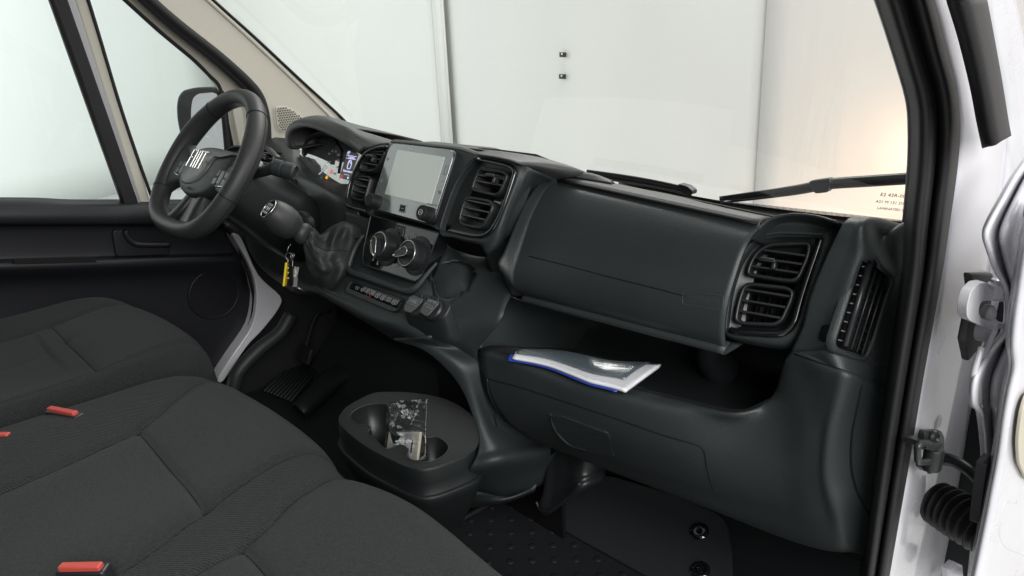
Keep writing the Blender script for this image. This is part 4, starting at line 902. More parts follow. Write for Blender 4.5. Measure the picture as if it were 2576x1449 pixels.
# ---- instrument hood
I_ = [((215, 545), .05), ((110, 520), .042), ((55, 430), .036), ((55, 330), .034), ((110, 250), .034), ((220, 208), .034), ((360, 203), .034), ((560, 265), .034), ((760, 360), .034), ((950, 470), .034), ((1120, 575), .034), ((1230, 660), .030)]
O_ = [((180, 560), .06), ((70, 540), .055), ((18, 450), .052), ((22, 290), .050), ((65, 180), .050), ((160, 100), .050), ((300, 70), .050), ((480, 82), .050), ((660, 125), .050), ((870, 190), .05), ((1080, 300), .045), ((1310, 520), .02)]
rh = []
for kh, ((a, ya), (b, yb)) in enumerate(zip(I_, O_)):
    bk_ = 1 if kh < 7 else max(.12, 1 - (kh - 6) * .3)
    pi = PY(*d2(*a), ya); po = PY(*d2(*b), yb); m_ = pi.lerp(po, .5) + V((0, -.008, 0)); rh.append([pi + V((0, .07, -.0)), pi + V((0, .012, -.001)), pi, m_, po, po + V((0, .05 * bk_, .001 * bk_)), po + V((0, .16 * bk_, -.038 * bk_)), po + V((0, .36 * bk_, -.105 * bk_))])
cI = sum((r[2] for r in rh), V()) / len(rh)
for r in rh: r[0] = r[0] + (cI - r[0]) * .10 + V((0, .0, 0))
grid('instrument_hood', rh, TOP, dash, 5, 6, thick=.003)
# slope from the hood down to the left centre vent
sl_ = [[PY(*d2(1230, 660), .032), PY(*d2(1270, 600), .02), PY(*d2(1370, 540), .012), PY(*d2(1500, 495), .010), PY(*d2(1656, 470), .010)],
       [PY(*d2(870, 190), .052), PY(*d2(1030, 250), .05), PY(*d2(1200, 330), .05), PY(*d2(1450, 400), .06), PY(*d2(1700, 450), .06)],
       [PY(*d2(870, 168), .10), PY(*d2(1040, 212), .13), PY(*d2(1250, 290), .13), PY(*d2(1450, 352), .14), PY(*d2(1760, 450), .14)],
       [PY(*d2(870, 168), .30) + V((0, 0, -.02)), PY(*d2(1040, 212), .33) + V((0, 0, -.02)), PY(*d2(1250, 290), .33) + V((0, 0, -.02)), PY(*d2(1450, 352), .34) + V((0, 0, -.02)), PY(*d2(1760, 450), .34) + V((0, 0, -.02))]]
grid('dash_slope', sl_, TOP, dash, 6, 6, thick=.003)
# inner arch around the dials
J = [(285, 700), (250, 640), (252, 560), (285, 460), (350, 370), (440, 310), (560, 280), (700, 290), (860, 350), (1000, 430), (1150, 560)]
K_ = [(330, 640), (345, 560), (370, 470), (420, 410), (480, 370), (560, 350), (650, 345), (770, 368), (900, 420), (1030, 500), (1160, 620)]
ra = [[PY(*d2(*a), .075), PY(*d2(*lerp2(a, b, .15)), .07), PY(*d2(*lerp2(a, b, .55)), .085), PY(*d2(*b), .11), PY(*d2(*b), .13)] for a, b in zip(J, K_)]
clu = grid('instrument_cluster', ra, BLK, dash, 5, 5, thick=.003)
FD = Fr(PY(*d2(800, 700), .118), (1, 0, 0), V((0, -.93, .36)))
GLD = mat('dial_glass', (.15, .16, .16), .05, spec=1.0, coat=1.0);  # grey base colour stands in for the reflection on the glass
for p_ in [GLD.node_tree.nodes['Principled BSDF']]: p_.inputs['IOR'].default_value = 1.9; p_.inputs['Coat IOR'].default_value = 1.9
dg = [(200, 700), (230, 560), (330, 430), (460, 350), (620, 335), (770, 355), (960, 430), (1180, 600), (1320, 760), (1200, 1000), (950, 1200), (700, 1135), (560, 1075), (330, 1000), (220, 880)]
DP = resample(spline([FD.hit(d2(*p)) for p in dg], 4, True), 90)
dial = slab('dial_face', DP, -FD.n * .006, GLD, clu, .0005)
LIT = lambda n, c, s: mat(n, c, .5, emis=c, estr=s)
LW = LIT('lit_white', (.62, .66, .95), .9); LR = LIT('lit_red', (.9, .06, .07), .8); LO = LIT('lit_orange', (1, .5, .03), .9); LB = LIT('lit_screen', (.10, .09, .085), .35)
def dl(x, y): return FD.loc(d2(x, y))
def dbox(name, x, y, w_, h_, m, rot=0, lift=.001):
    a, b = dl(x, y); X = FD.x * math.cos(rot) + FD.y * math.sin(rot); Y = -FD.x * math.sin(rot) + FD.y * math.cos(rot); return box(name, FD.pt(a, b, lift), X * w_, Y * h_, FD.n * .0003, m, dial, 0)
def dtube(name, pts, r, m, closed=False): return tube(name, [FD.pt(*dl(*p), .0014) for p in pts], r, m, dial, closed=closed, n=6, sp=3 if len(pts) > 3 else 1)
# colour display on the right of the dials
slab('trip_display', [FD.hit(d2(*p), .0008) for p in ((985, 600), (1165, 640), (1010, 1075), (850, 1035))], -FD.n * .0004, LB, dial, 0)
dtube('display_line', [(980, 665), (1140, 690)], .0009, LW); dtube('display_line', [(975, 712), (1130, 738)], .0009, LW); dtube('display_line', [(935, 975), (1020, 992)], .0006, LW)
a, b = dl(1058, 702); text('display_lettering', 'Torino', FD, a, b, .011, LW, dial, h=.0014)
a, b = dl(998, 928); text('display_lettering', 'Retrovisore', FD, a, b, .009, LW, dial, h=.0014)
a, b = dl(1012, 630); text('display_lettering', '4P', FD, a, b, .013, LW, dial, h=.0014)
dtube('car_outline', [(1025, 755), (1050, 750), (1060, 800), (1040, 870), (1025, 885), (995, 885), (990, 860), (1010, 790)], .0011, LW, True)
dtube('car_outline', [(1000, 800), (1030, 770), (1060, 815)], .0010, LW)
dtube('warning_light', [(900, 985), (912, 1000), (905, 1035), (885, 1035), (885, 1010)], .0007, LR, True)
a, b = dl(1000, 1035); multi('display_dot', [g_lathe(FD.pt(a, b, .001), FD.n, [(.0032, 0), (.0032, .0004)], LW, 18)], dial, smooth=False)
dtube('warning_light', [(705, 935), (722, 905), (742, 935), (724, 962)], .0007, LR, True); dbox('warning_light', 724, 935, .0005, .0018, LR)
dtube('warning_light', [(645, 1015), (660, 1005), (655, 1045), (640, 1040)], .0010, LO, True)
# needle, hub and printed scale
dtube('needle', [(528, 975), (648, 850)], .0012, LIT('needle_white', (.8, .82, .86), .5)); dtube('needle', [(560, 940), (630, 840)], .0016, CHR)
for s_, x, y in (('80', 742, 598), ('90', 800, 606), ('100', 838, 662), ('120', 840, 755), ('140', 828, 862), ('160', 778, 965), ('60', 690, 640)):
    a, b = dl(x, y); text('dial_number', s_, FD, a, b, .009, WRT, dial, h=.0008)
dtube('dial_arc', [(560, 1020), (575, 1075), (610, 1115), (660, 1120), (690, 1115)], .0008, WRT)
dtube('dial_arc', [(655, 775), (690, 790), (715, 760)], .0008, WRT)
dtube('dial_divider', [(790, 380), (830, 470), (900, 580), (905, 640), (870, 820), (845, 960)], .0030, DRK)
# lower sill of the cluster and its fine trim
grid('cluster_sill', [[PY(*d2(300, 1010), .09), PY(*d2(560, 1060), .10), PY(*d2(760, 1160), .10), PY(*d2(930, 1185), .10)], [PY(*d2(280, 1040), .05), PY(*d2(540, 1130), .05), PY(*d2(740, 1250), .05), PY(*d2(860, 1290), .04)]], BLK, clu, 5, 3, thick=.003)
# ---- knee panel and the face behind the wheel
def k1(x, y, yy): return PY(*c1(x, y), yy)
kr = [
 [k1(1125, 605, .16), k1(1200, 604, .16), k1(1270, 612, .15), k1(1300, 640, .15), k1(1370, 740, .13), k1(1450, 800, .09), k1(1540, 810, .06)],
 [k1(1120, 630, .10), k1(1210, 640, .10), k1(1275, 670, .10), k1(1320, 720, .09), k1(1390, 790, .07), k1(1460, 835, .035), k1(1535, 845, .03)],
 [k1(1110, 690, .055), k1(1205, 715, .05), k1(1270, 750, .04), k1(1335, 785, .035), k1(1400, 815, .025), k1(1480, 862, .01), k1(1560, 900, .02)],
 [k1(1080, 790, .03), k1(1180, 820, .02), k1(1260, 870, .012), k1(1340, 890, .01), k1(1420, 910, .004), k1(1490, 930, -.005), k1(1580, 960, .01)],
 [k1(1060, 900, .01), k1(1160, 930, .0), k1(1240, 960, -.005), k1(1320, 980, -.01), k1(1400, 1000, -.01), k1(1480, 1020, -.02), k1(1590, 1040, -.02)],
 [k1(1050, 1000, .01), k1(1130, 1060, .0), k1(1210, 1110, -.005), k1(1290, 1130, -.02), k1(1370, 1150, -.04), k1(1450, 1160, -.05), k1(1560, 1170, -.05)],
 [k1(1070, 1090, .03), k1(1150, 1170, .02), k1(1220, 1210, .0), k1(1300, 1240, -.02), k1(1370, 1265, -.05), k1(1440, 1275, -.07), k1(1540, 1290, -.07)],
 [k1(1110, 1130, .12), k1(1170, 1200, .12), k1(1240, 1250, .10), k1(1310, 1290, .08), k1(1380, 1300, .05), k1(1450, 1310, .03), k1(1540, 1330, .03)],
]
kn = grid('knee_panel', kr, BLK, dash, 8, 8, thick=.004)
bk = bvh_of(kn)
line_on('shut_line', bk, [d3(*p) for p in ((590, 232), (700, 255), (800, 310), (870, 380), (920, 460), (940, 530))], .0011, DRK, kn)
line_on('shut_line', bk, [d3(*p) for p in ((770, 110), (880, 160), (950, 230), (1000, 330))], .0009, DRK, kn)
# dished recess for the right stalk
rc_ = [d3(*p) for p in ((420, -10), (470, 50), (560, 110), (660, 140), (740, 120), (800, 70), (820, 0), (800, -60), (740, -110), (620, -130), (500, -90))]
RP = [on(bk, p, .002) for p in rc_]; RP = [p for p in RP if p is not None]
if len(RP) > 6:
    RP = resample(spline(RP, 4, True), 48); cR = sum(RP, V()) / 48
    rings('stalk_recess', [[p + (p - cR) * .04 for p in RP], RP, [cR + (p - cR) * .92 + V((0, .004, 0)) for p in RP], [cR + (p - cR) * .5 + V((0, .006, 0)) for p in RP]], SAT, kn, cap1=True, n=48)
# outer vent by the driver's door
FL = Fr(k1(1165, 680, .035), (1, .0, 0), V((.05, -.95, .30)))
vent_cell(dash, FL, [(1120, 640), (1160, 640), (1200, 680), (1195, 720), (1170, 740), (1120, 730)], c1, .006, [(1150, 668), (1150, 690), (1150, 712)], tab=(1165, 682), depth=.03)
# ================================================================== STEERING COLUMN
WC = V((-.48, -.235, .824)); TH = .66; wy = V((0, math.sin(TH), math.cos(TH))); wn = V((0, -math.cos(TH), math.sin(TH))); wx = V((1, 0, 0))
FWH = Fr(WC, wx, wn)
colm = empty('steering_column', 'black steering column shroud with stalks and ignition behind the steering wheel', 'steering column', WC - wn * .2)
def ell(h, rx, ry, dx=0, dy=0, n=48, p=2.6):
    out = []
    for k in range(n):
        t = 2 * math.pi * k / n; c, s = math.cos(t), math.sin(t); out.append(FWH.pt(dx + rx * abs(c) ** (2 / p) * (1 if c > 0 else -1), dy + ry * abs(s) ** (2 / p) * (1 if s > 0 else -1), h))
    return out
rings('shroud', [ell(-.050, .050, .052), ell(-.050, .078, .072), ell(-.056, .082, .076), ell(-.075, .084, .078), ell(-.13, .086, .080, 0, -.004), ell(-.20, .090, .085, 0, -.012), ell(-.30, .085, .08, 0, -.02)], SAT, colm, cap0=True, cap1=True, n=48)
rings('clock_ring', [ell(-.048, .086, .084), ell(-.047, .09, .088), ell(-.060, .092, .090), ell(-.064, .086, .084)], BLK, colm, n=48)
# right stalk with its ribbed end and the ignition ring
e0 = PX(*d2(60, 930), -.315); e1 = PX(*d2(-120, 880), -.335); 
ax_ = (e0 - e1).normalized()
stk = tube('stalk', [FWH.pt(.04, .03, -.075), FWH.pt(.10, .04, -.07), e1 - ax_ * .01], [.012, .011, .014], SAT, colm, n=14)
lathe('stalk_end', e1 - ax_ * .012, ax_, [(.010, -.004), (.019, 0), (.0195, .018), (.017, .020), (.017, .023), (.0195, .025), (.0195, .046), (.016, .050), (.0145, .050), (.014, .047), (.003, .047)], BLK, colm, 32)
e2 = on(bk, d3(640, -20), .0); 
if e2 is not None: lathe('lower_stalk', e2, (0.2, -1, .2), [(.022, -.01), (.022, .006), (.016, .010), (.012, .028), (.009, .030)], SAT, colm, 24)
lathe('ignition', PX(*d3(700, 500), -.30), V((.35, -.8, .1)), [(.034, -.02), (.034, -.003), (.026, 0), (.024, -.003), (.022, -.003), (.020, .001), (.0175, .001), (.016, -.006), (.004, -.006)], SAT, colm, 36)
ic_ = PX(*d3(700, 500), -.30) + V((.35, -.8, .1)).normalized() * .002; fi = Fr(ic_, (1, .4, 0), V((.35, -.8, .1)))
tube('ignition_ring', [fi.pt(.019 * math.cos(t), .019 * math.sin(t), 0) for t in [i * math.pi / 12 for i in range(24)]], .0015, CHR, colm, closed=True, n=6, sp=1)
box('stalk_tip', FWH.hit(d1(1000, 710), -.06), wx * .012, wy * .007, wn * .006, mat('pale_stalk', (.45, .45, .44), .4), colm, .004, 3)
# ================================================================== STEERING WHEEL
whl = empty('steering_wheel', 'black flat-bottomed steering wheel with silver letters on the hub', 'steering wheel', WC)
RR = .187
def rimpt(t):
    c, s = math.cos(t), math.sin(t); k = 1 if s > -.15 else 1; r = RR
    y = r * s; x = r * c
    if s < 0:   # flat bottom, blended corners
        lim = .156; e_ = 7; f = (abs(x / r) ** 2 + abs(y / r) ** 2) ** .5
        rad = 1 / ((abs(c / r) ** 2) ** (e_ / 2) * 0 + (abs(s) / lim) ** e_ + (1 / r) ** e_) ** (1 / e_); x, y = rad * c, rad * s
    return FWH.pt(x, y, 0)
NN = 96; cen = [rimpt(2 * math.pi * k / NN) for k in range(NN)]
rg = []
for i in range(NN):
    T = (cen[(i + 1) % NN] - cen[i - 1]).normalized(); o_ = T.cross(wn).normalized(); t = 2 * math.pi * i / NN
    if (cen[i] - WC).dot(o_) < 0: o_ = -o_
    # thicker grips at ten-to-two
    g = 1 + .10 * math.exp(-((abs(math.degrees(t)) - 25) / 22) ** 2) + .10 * math.exp(-((abs(math.degrees(t)) - 155) / 22) ** 2)
    rg.append([cen[i] + (o_ * math.cos(a) * .0195 + wn * math.sin(a) * .0225) * g for a in [2 * math.pi * k / 20 for k in range(20)]])
RIMM = mat('wheel_leather', (.026, .028, .028), .48, bump=.25, bscale=420, spec=.42)
rim = rings('rim', rg, RIMM, whl, n=20, closed_v=True)
for dg_ in (128, 205, -14, 52):
    i = int((dg_ % 360) / 360 * NN); ring = rg[i]; c = cen[i]
    tube('rim_seam', [c + (p - c) * 1.012 for p in ring], .0011, DRK, rim, closed=True, n=5, sp=1)
tube('rim_stitching', [cen[i] + ((rg[i][19] - cen[i]) * 1.01) for i in range(NN)], .0006, DRK, rim, closed=True, n=5, sp=1)
# hub pad
def W(x, y, h): return FWH.hit(d1(x, y), h)
pad = [(440, 640), (500, 590), (600, 572), (720, 590), (830, 628), (800, 690), (740, 790), (650, 900), (560, 965), (480, 988), (390, 982), (335, 925), (326, 850), (350, 780), (395, 700)]
PD = resample(spline([W(*p, -.002) for p in pad], 5, True), 80); cP = sum(PD, V()) / 80
sh_ = lambda f, h: [cP + (p - cP) * f + wn * h for p in PD]
hub = rings('hub', [sh_(.93, -.045), sh_(1.0, -.03), sh_(1.02, -.010), sh_(1.0, -.002), sh_(.97, .003), sh_(.9, .0065), sh_(.6, .009), sh_(.25, .010)], RIMM, whl, cap1=True, n=80)
fc_ = [(452, 628), (420, 655), (380, 725), (345, 795), (342, 855), (375, 885), (430, 884), (490, 855), (560, 785), (620, 690), (700, 640), (780, 640), (825, 632), (720, 600), (600, 580), (510, 592)]
FP_ = resample(spline([W(*p, .006) for p in fc_], 4, True), 80); cF = sum(FP_, V()) / 80
rings('hub_face', [[p - wn * .008 for p in FP_], [p + wn * .0005 for p in FP_], [cF + (p - cF) * .95 + wn * .0045 for p in FP_], [cF + (p - cF) * .5 + wn * .006 for p in FP_]], mat('hub_face_plastic', (.12, .13, .128), .4, bump=.15, bscale=400), hub, cap1=True, n=80)
# silver letters
bl0 = W(412, 730, .012); bl1 = W(480, 745, .012); tl = W(485, 612, .012); tr2 = W(572, 628, .012)
bx = ((bl1 - bl0) + (tr2 - tl)); by = (tl - bl0); ctr = (bl0 + bl1 + tl + tr2) / 4
ctr = ctr + wn * .004 + wx * .004; fbd = Fr(ctr, wx, wn)
Lw, Lh = .0125, .042
def stroke(x0, y0, x1, y1, w=.0033):
    d = V((x1 - x0, y1 - y0, 0)); L_ = d.length; d.normalize(); X = fbd.x * d.x + fbd.y * d.y; Y = fbd.x * -d.y + fbd.y * d.x
    return g_box(fbd.pt((x0 + x1) / 2, (y0 + y1) / 2, .0015), X * (L_ / 2 + w * .45), Y * w / 2, wn * .0014, CHR)
def letter(ch, x, s=1):
    h = Lh / 2; w2 = Lw / 2 * s
    if ch == 'F': return [stroke(x - w2, -h, x - w2, h), stroke(x - w2, h, x + w2, h), stroke(x - w2, .002, x + w2 * .7, .002)]
    if ch == 'I': return [stroke(x, -h, x, h)]
    if ch == 'A': return [stroke(x - w2, -h, x - w2, h), stroke(x + w2, -h, x + w2, h), stroke(x - w2, h, x + w2, h), stroke(x - w2, -.003, x + w2, -.003)]
    if ch == 'T': return [stroke(x, -h, x, h), stroke(x - w2 * 1.3, h, x + w2 * 1.3, h)]
bd = []
for ch, x in (('F', -.033), ('I', -.0145), ('A', .005), ('T', .030)): bd += letter(ch, x)
o = multi('hub_letters', bd, hub, smooth=False, mods=[('bevel', .0006)])
text('airbag_lettering', 'AIRBAG', Fr(W(372, 915, .010), wx, wn), 0, 0, .009, EMB, hub, h=.001)
tube('lettering_frame', roundpoly([W(*p, .0105) for p in ((348, 898), (398, 912), (392, 934), (346, 920))], .002, 2), .0006, EMB, hub, closed=True, n=5, sp=1)
tube('horn_icon', [W(*p, .0125) for p in ((553, 700), (565, 690), (580, 700), (568, 715), (556, 712))], .0006, EMB, hub, n=5, sp=2)
# spokes: side arms with key pads, lower double spoke
sp_l = [[(330, 690), (250, 700), (170, 700), (110, 640)], [(340, 780), (280, 800), (190, 850), (140, 900)]]
def arm(name, side):
    s = side
    rows = []
    for a, w0, w1, h in ((.05, .030, -.040, -.012), (.085, .026, -.040, -.010), (.12, .022, -.044, -.006), (.15, .040, -.060, -.002), (.178, .070, -.090, .0)):
        rows.append([FWH.pt(s * a, w1, h - .018), FWH.pt(s * a, w1, h - .004), FWH.pt(s * a, w1 * .85, h + .004), FWH.pt(s * a, (w0 + w1) / 2, h + .006), FWH.pt(s * a, w0 * .85, h + .004), FWH.pt(s * a, w0, h - .004), FWH.pt(s * a, w0, h - .018)])
    return grid(name, rows, RIMM, whl, 5, 5, thick=.006)
for s in (-1, 1):
    arm('spoke', s)
    kp = [(s * .075, .012), (s * .150, .004), (s * .158, -.010), (s * .148, -.026), (s * .075, -.034)]
    KP = roundpoly([FWH.pt(a, b, .003) for a, b in kp], .006)
    kpd = slab('key_pad', KP, -wn * .01, GLO if False else SAT, whl, .001)
    tube('key_pad_trim', [FWH.pt(s * .150, .005, .004), FWH.pt(s * .159, -.010, .004), FWH.pt(s * .148, -.027, .004), FWH.pt(s * .105, -.033, .004)], .0020, mat('satin_trim', (.55, .55, .55), .25, metal=1), kpd, n=8, sp=3)
    for (a, b, w_, h_) in ((.088, -.002, .008, .008), (.088, -.022, .008, .008), (.110, -.011, .009, .016), (.133, -.003, .009, .007), (.133, -.020, .009, .007)):
        box('key', FWH.pt(s * a, b, .004), wx * w_, wy * h_, wn * .0016, SLT, kpd, .0012)
for s in (-1, 1):
    rows = []
    for t, xo, h in ((0, .030, -.014), (.3, .034, -.010), (.6, .042, -.006), (.85, .056, -.002), (1, .075, 0)):
        y = -.055 - t * .092; w_ = .012 + .004 * t
        rows.append([FWH.pt(s * (xo - w_), y, h - .02), FWH.pt(s * (xo - w_), y, h), FWH.pt(s * xo, y, h + .005), FWH.pt(s * (xo + w_), y, h), FWH.pt(s * (xo + w_), y, h - .02)])
    grid('spoke', rows, SAT, whl, 4, 4, thick=.005)
slab('spoke_insert', roundpoly([FWH.pt(a, b, -.010) for a, b in ((-.030, -.05), (.030, -.05), (.036, -.125), (.02, -.135), (-.02, -.135), (-.036, -.125))], .006), -wn * .012, SAT, whl, .002)
# ================================================================== GEAR LEVER
D0 = PX(*d3(330, 275), -.20); vw = (CAM - D0).normalized(); ga = (vw * .56 + (M @ V((-.79, .61, 0))) * .83).normalized()
NK = D0 - ga * .079; CL = PX(*d3(800, 600), NK.x + .018)
lev = empty('gear_lever', 'black gear lever with round shift disc and wrinkled leather boot', 'gear lever', CL)
L0 = (D0 - NK).length; N0 = D0 - ga * L0
kb = lathe('knob', D0, ga, [(.0010, .0012), (.0225, .0012), (.025, -.0015), (.028, -.008), (.0318, -.020), (.0335, -.034), (.033, -.047), (.0325, -.0505), (.0318, -.052), (.0315, -.053), (.0285, -.064), (.023, -.072), (.016, -.077)], RIMM, lev, 40, ang=60)
lathe('shift_disc', D0 + ga * .001, ga, [(.0212, 0), (.0212, .0015), (.001, .0022)], GLO, kb, 36)
fd_ = Fr(D0 + ga * .0034, V((1, -.1, 0)), ga)
tube('disc_ring', [fd_.pt(.0215 * math.cos(t), .0215 * math.sin(t), -.001) for t in [i * math.pi / 14 for i in range(28)]], .0014, CHR, kb, closed=True, n=8, sp=1)
for s_, x, y in (('1', -.010, .009), ('3', -.001, .009), ('5', .008, .009), ('2', -.010, -.010), ('4', -.001, -.010), ('6', .008, -.010)):
    text('gear_number', s_, fd_, x, y, .0075, WRT, kb, h=.0002, bold=.0002)
for a, b in (((-.010, .005), (-.010, -.005)), ((-.001, .005), (-.001, -.005)), ((.008, .005), (.008, -.005)), ((-.010, 0), (.008, 0))):
    tube('gear_line', [fd_.pt(*a, .0003), fd_.pt(*b, .0003)], .0005, WRT, kb, n=5, sp=1)
P_ = [D0 - ga * .07, N0.lerp(CL, .25), CL, CL + (CL - N0) * .3]
tube('stem', P_, [.017, .014, .019, .012], SAT, lev, n=20)
lathe('collar', CL, (N0 - CL).normalized(), [(.012, -.010), (.021, -.004), (.0235, .004), (.021, .013), (.016, .022), (.015, .03)], RIMM, lev, 32, ang=70)
BT = [[(845, 520), (852, 560), (842, 620), (815, 672), (780, 700)],
      [(925, 545), (912, 610), (880, 690), (835, 750), (775, 785)],
      [(1000, 612), (985, 690), (935, 800), (870, 860), (800, 900)],
      [(1110, 542), (1075, 700), (1010, 870), (930, 965), (845, 1040)],
      [(1235, 458), (1160, 680), (1110, 900), (1030, 1060), (925, 1170)],
      [(1335, 445), (1275, 660), (1215, 920), (1130, 1110), (1015, 1250)],
      [(1430, 468), (1390, 680), (1335, 930), (1240, 1150), (1130, 1325)],
      [(1560, 560), (1500, 760), (1430, 950), (1345, 1130), (1240, 1285)]]
x0_ = CL.x
DX = [[-.004, .010, .016, .010, -.004], [-.010, .012, .020, .010, -.010], [-.012, .000, .026, .012, -.018], [-.015, -.008, .034, .022, -.02],
      [-.012, .016, .024, .036, -.02], [-.010, -.008, .034, .016, -.02], [-.018, .002, .026, .034, -.02], [-.03, -.012, .008, .004, -.03]]
BX = [x0_ + (-.115 - x0_) * t for t in (0, .08, .2, .36, .52, .68, .85, 1)]
rgb = []
for r_, dx_, bx_ in zip(BT, DX, BX):
    fr5 = [PX(*d3(*p), bx_ + d) for p, d in zip(r_, dx_)]
    w_ = (fr5[0] - fr5[4]).length * .35; bkp = [fr5[4].lerp(fr5[0], t) + V((-w_, w_ * .4, 0)) for t in (.2, .5, .8)]
    rgb.append(spline(fr5 + bkp, 9, True))
nb = len(rgb[0]); CB = [spline([rgb[i][j] for i in range(8)], 7) for j in range(nb)]
rows_ = []
for i in range(len(CB[0])):
    s_ = i / (len(CB[0]) - 1); c_ = sum((CB[j][i] for j in range(nb)), V()) / nb; rw_ = []
    for j in range(nb):
        p = CB[j][i]; o_ = (p - c_); L_ = o_.length; o_.normalize(); a_ = j / nb * 2 * math.pi
        k_ = .0022 * math.sin(9 * a_ + 5 * s_) * math.sin(11 * s_ + a_ * 2) + .0030 * (abs(math.sin(3.2 * a_ - 5.5 * s_ + .4)) ** .5 - .6) * min(1, s_ * 4) + .004 * math.sin(14 * a_) * max(0, 1 - s_ * 6)
        rw_.append(p + o_ * k_)
    rows_.append(rw_)
BOOT = mat('boot_leather', (.024, .026, .026), .6, bump=.3, bscale=300, spec=.4)
rings('boot', rows_, BOOT, lev, cap1=True, n=nb)
tube('boot_seam', [rows_[i][14] + (CAM - rows_[i][14]).normalized() * .0015 for i in range(2, len(rows_) - 4, 3)], .0007, DRK, lev, n=5, sp=2)
# ================================================================== KEYS
kx = -.30
keys = empty('key_bunch', 'bunch of keys with yellow tag and black fob hanging from the ignition', 'keys', PX(*d3(600, 860), kx))
def kp_(x, y, dx=0): return PX(*d3(x, y), kx + dx)
def ringm(name, c, r, tilt, m=CHR, th=.0011):
    f_ = Fr(c, V((1, tilt, 0)), V((tilt, -1, .1))); return tube(name, [f_.pt(r * math.cos(t), r * math.sin(t), 0) for t in [i * math.pi / 12 for i in range(24)]], th, m, keys, closed=True, n=6, sp=1)
tube('key_ring', [kp_(612, 728), kp_(575, 770), kp_(568, 820), kp_(590, 850), kp_(640, 885)], .0011, CHR, keys, n=6)
ringm('key_ring', kp_(590, 890), .0090, .6); ringm('key_ring', kp_(572, 945), .0065, -.4); ringm('key_ring', kp_(630, 880), .0065, .2)
YEL = mat('yellow_plastic', (.80, .58, .02), .4)
def bar(name, p0, p1, w_, th, m, bev=.001):
    a = kp_(*p0); b = kp_(*p1); d = (b - a); L_ = d.length; d.normalize(); v = V((.7, -.7, 0)); v = (v - d * v.dot(d)).normalized(); s = d.cross(v)
    return box(name, (a + b) / 2, d * L_ / 2, s * w_ / 2, v * th / 2, m, keys, bev)
bar('yellow_tag', (566, 960), (532, 1265), .0045, .022, YEL)
bar('key_fob', (622, 925), (600, 1265), .014, .012, GLO, .003)
bar('metal_tag', (692, 1020), (668, 1150), .010, .003, mat('worn_silver', (.55, .52, .47), .35, metal=1, bump=.6, bscale=200), .0006)
bar('metal_tag', (668, 1150), (660, 1280), .0120, .004, mat('grey_key_head', (.22, .21, .21), .4), .001)
multi('fob_buttons', [g_lathe(kp_(590, y) + V((.006, -.006, 0)), (.7, -.7, 0), [(.0022, 0), (.0022, .0012)], mat('gold_print', (.5, .42, .2), .4), 12) for y in (1020, 1080, 1150)], keys, smooth=False)
tube('key_blade', [kp_(700, 1293), kp_(790, 1335)], .0022, GRY, keys, n=6, sp=1)
b_pp = bvh_of(p_pill)
line_on('pressed_edge', b_pp, [c8(*p) for p in ((485, 385), (483, 355), (505, 335), (575, 310))], .0025, WHT, body, lift=.0004)
line_on('pressed_edge', b_pp, [c8(*p) for p in ((435, 620), (455, 525), (500, 510), (550, 530), (556, 640), (540, 720))], .003, WHT, body, lift=.0004)
line_on('pressed_edge', b_pp, [c8(*p) for p in ((400, 925), (392, 950), (468, 972))], .003, WHT, body, lift=.0004)
line_on('pressed_edge', b_pp, [c8(*p) for p in ((345, 1045), (400, 1028), (440, 985), (520, 960), (575, 985))], .003, WHT, body, lift=.0004)
lathe('plug', PX(*c8(480, 695), .953), (1, 0, 0), [(.012, 0), (.012, .002), (.008, .004), (.002, .004)], WHT, body, n=20)
# ================================================================== DRIVER'S DOOR
XD = -.965
ddoor = empty('driver_door', 'dark driver door with beige window frame and two panes', 'door', (-.95, -.3, .3))
def P1(x, y, xx=XD): return PX(*c1(x, y), xx)
slab('glass_channel', [P1(*p, -.955) for p in ((65, -430), (150, -430), (612, 900), (540, 900))], (-.02, 0, 0), RUB, ddoor, .004, 3)
tube('channel_lip', [P1(*p, -.95) for p in ((75, -430), (222, -40), (380, 395), (542, 895))], .004, RUB, ddoor, n=8)
slab('channel_trim', [P1(*p, -.960) for p in ((150, -430), (192, -430), (622, 900), (592, 900))], (-.02, 0, 0), mat('pale_metal_trim', (.42, .42, .44), .35, metal=.3), ddoor, .003, 3)
slab('window_pillar', [P1(*p, -.966) for p in ((190, -430), (246, -430), (520, 420), (668, 905), (618, 905))], (-.02, 0, 0), BEI, ddoor, .006, 3)
tube('window_seal', [P1(*p, -.965) for p in ((248, -430), (400, 40), (520, 440), (600, 680), (664, 860))], .0045, RUB, ddoor, n=8)
fr1 = [(80, -430), (225, -430), (430, -225), (640, -22), (790, 108), (950, 238), (1085, 352), (1135, 430), (1165, 540), (1165, 660), (1058, 665), (1040, 640), (1012, 500), (975, 400), (920, 330), (850, 262), (700, 138)]
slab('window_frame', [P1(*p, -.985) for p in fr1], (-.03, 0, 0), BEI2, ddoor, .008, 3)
slab('window_frame', [P1(*p, -.975) for p in ((1018, 470), (1062, 440), (1075, 560), (1080, 668), (1060, 668), (1042, 600))], (-.02, 0, 0), BEI, ddoor, .004, 3)
tube('window_seal', [P1(*p, -.985) for p in ((80, -430), (505, -40), (700, 136), (850, 262), (918, 330), (958, 372), (980, 440), (990, 540), (1003, 665))], .0055, RUB, ddoor, n=8)
tube('window_seal', [P1(*p, -.983) for p in ((966, 400), (985, 500), (1000, 665))], .011, RUB, ddoor, n=8)
mesh('window_glass', [P1(*p, -.995) for p in ((-400, -430), (90, -430), (560, 905), (-400, 900))], [(0, 1, 2, 3)], GLS, ddoor, smooth=False)
mesh('window_glass', [P1(*p, -.995) for p in ((385, -60), (480, -60), (700, 136), (918, 330), (975, 420), (1003, 665), (1000, 905), (660, 905))], [tuple(range(8))], GLS, ddoor, smooth=False)
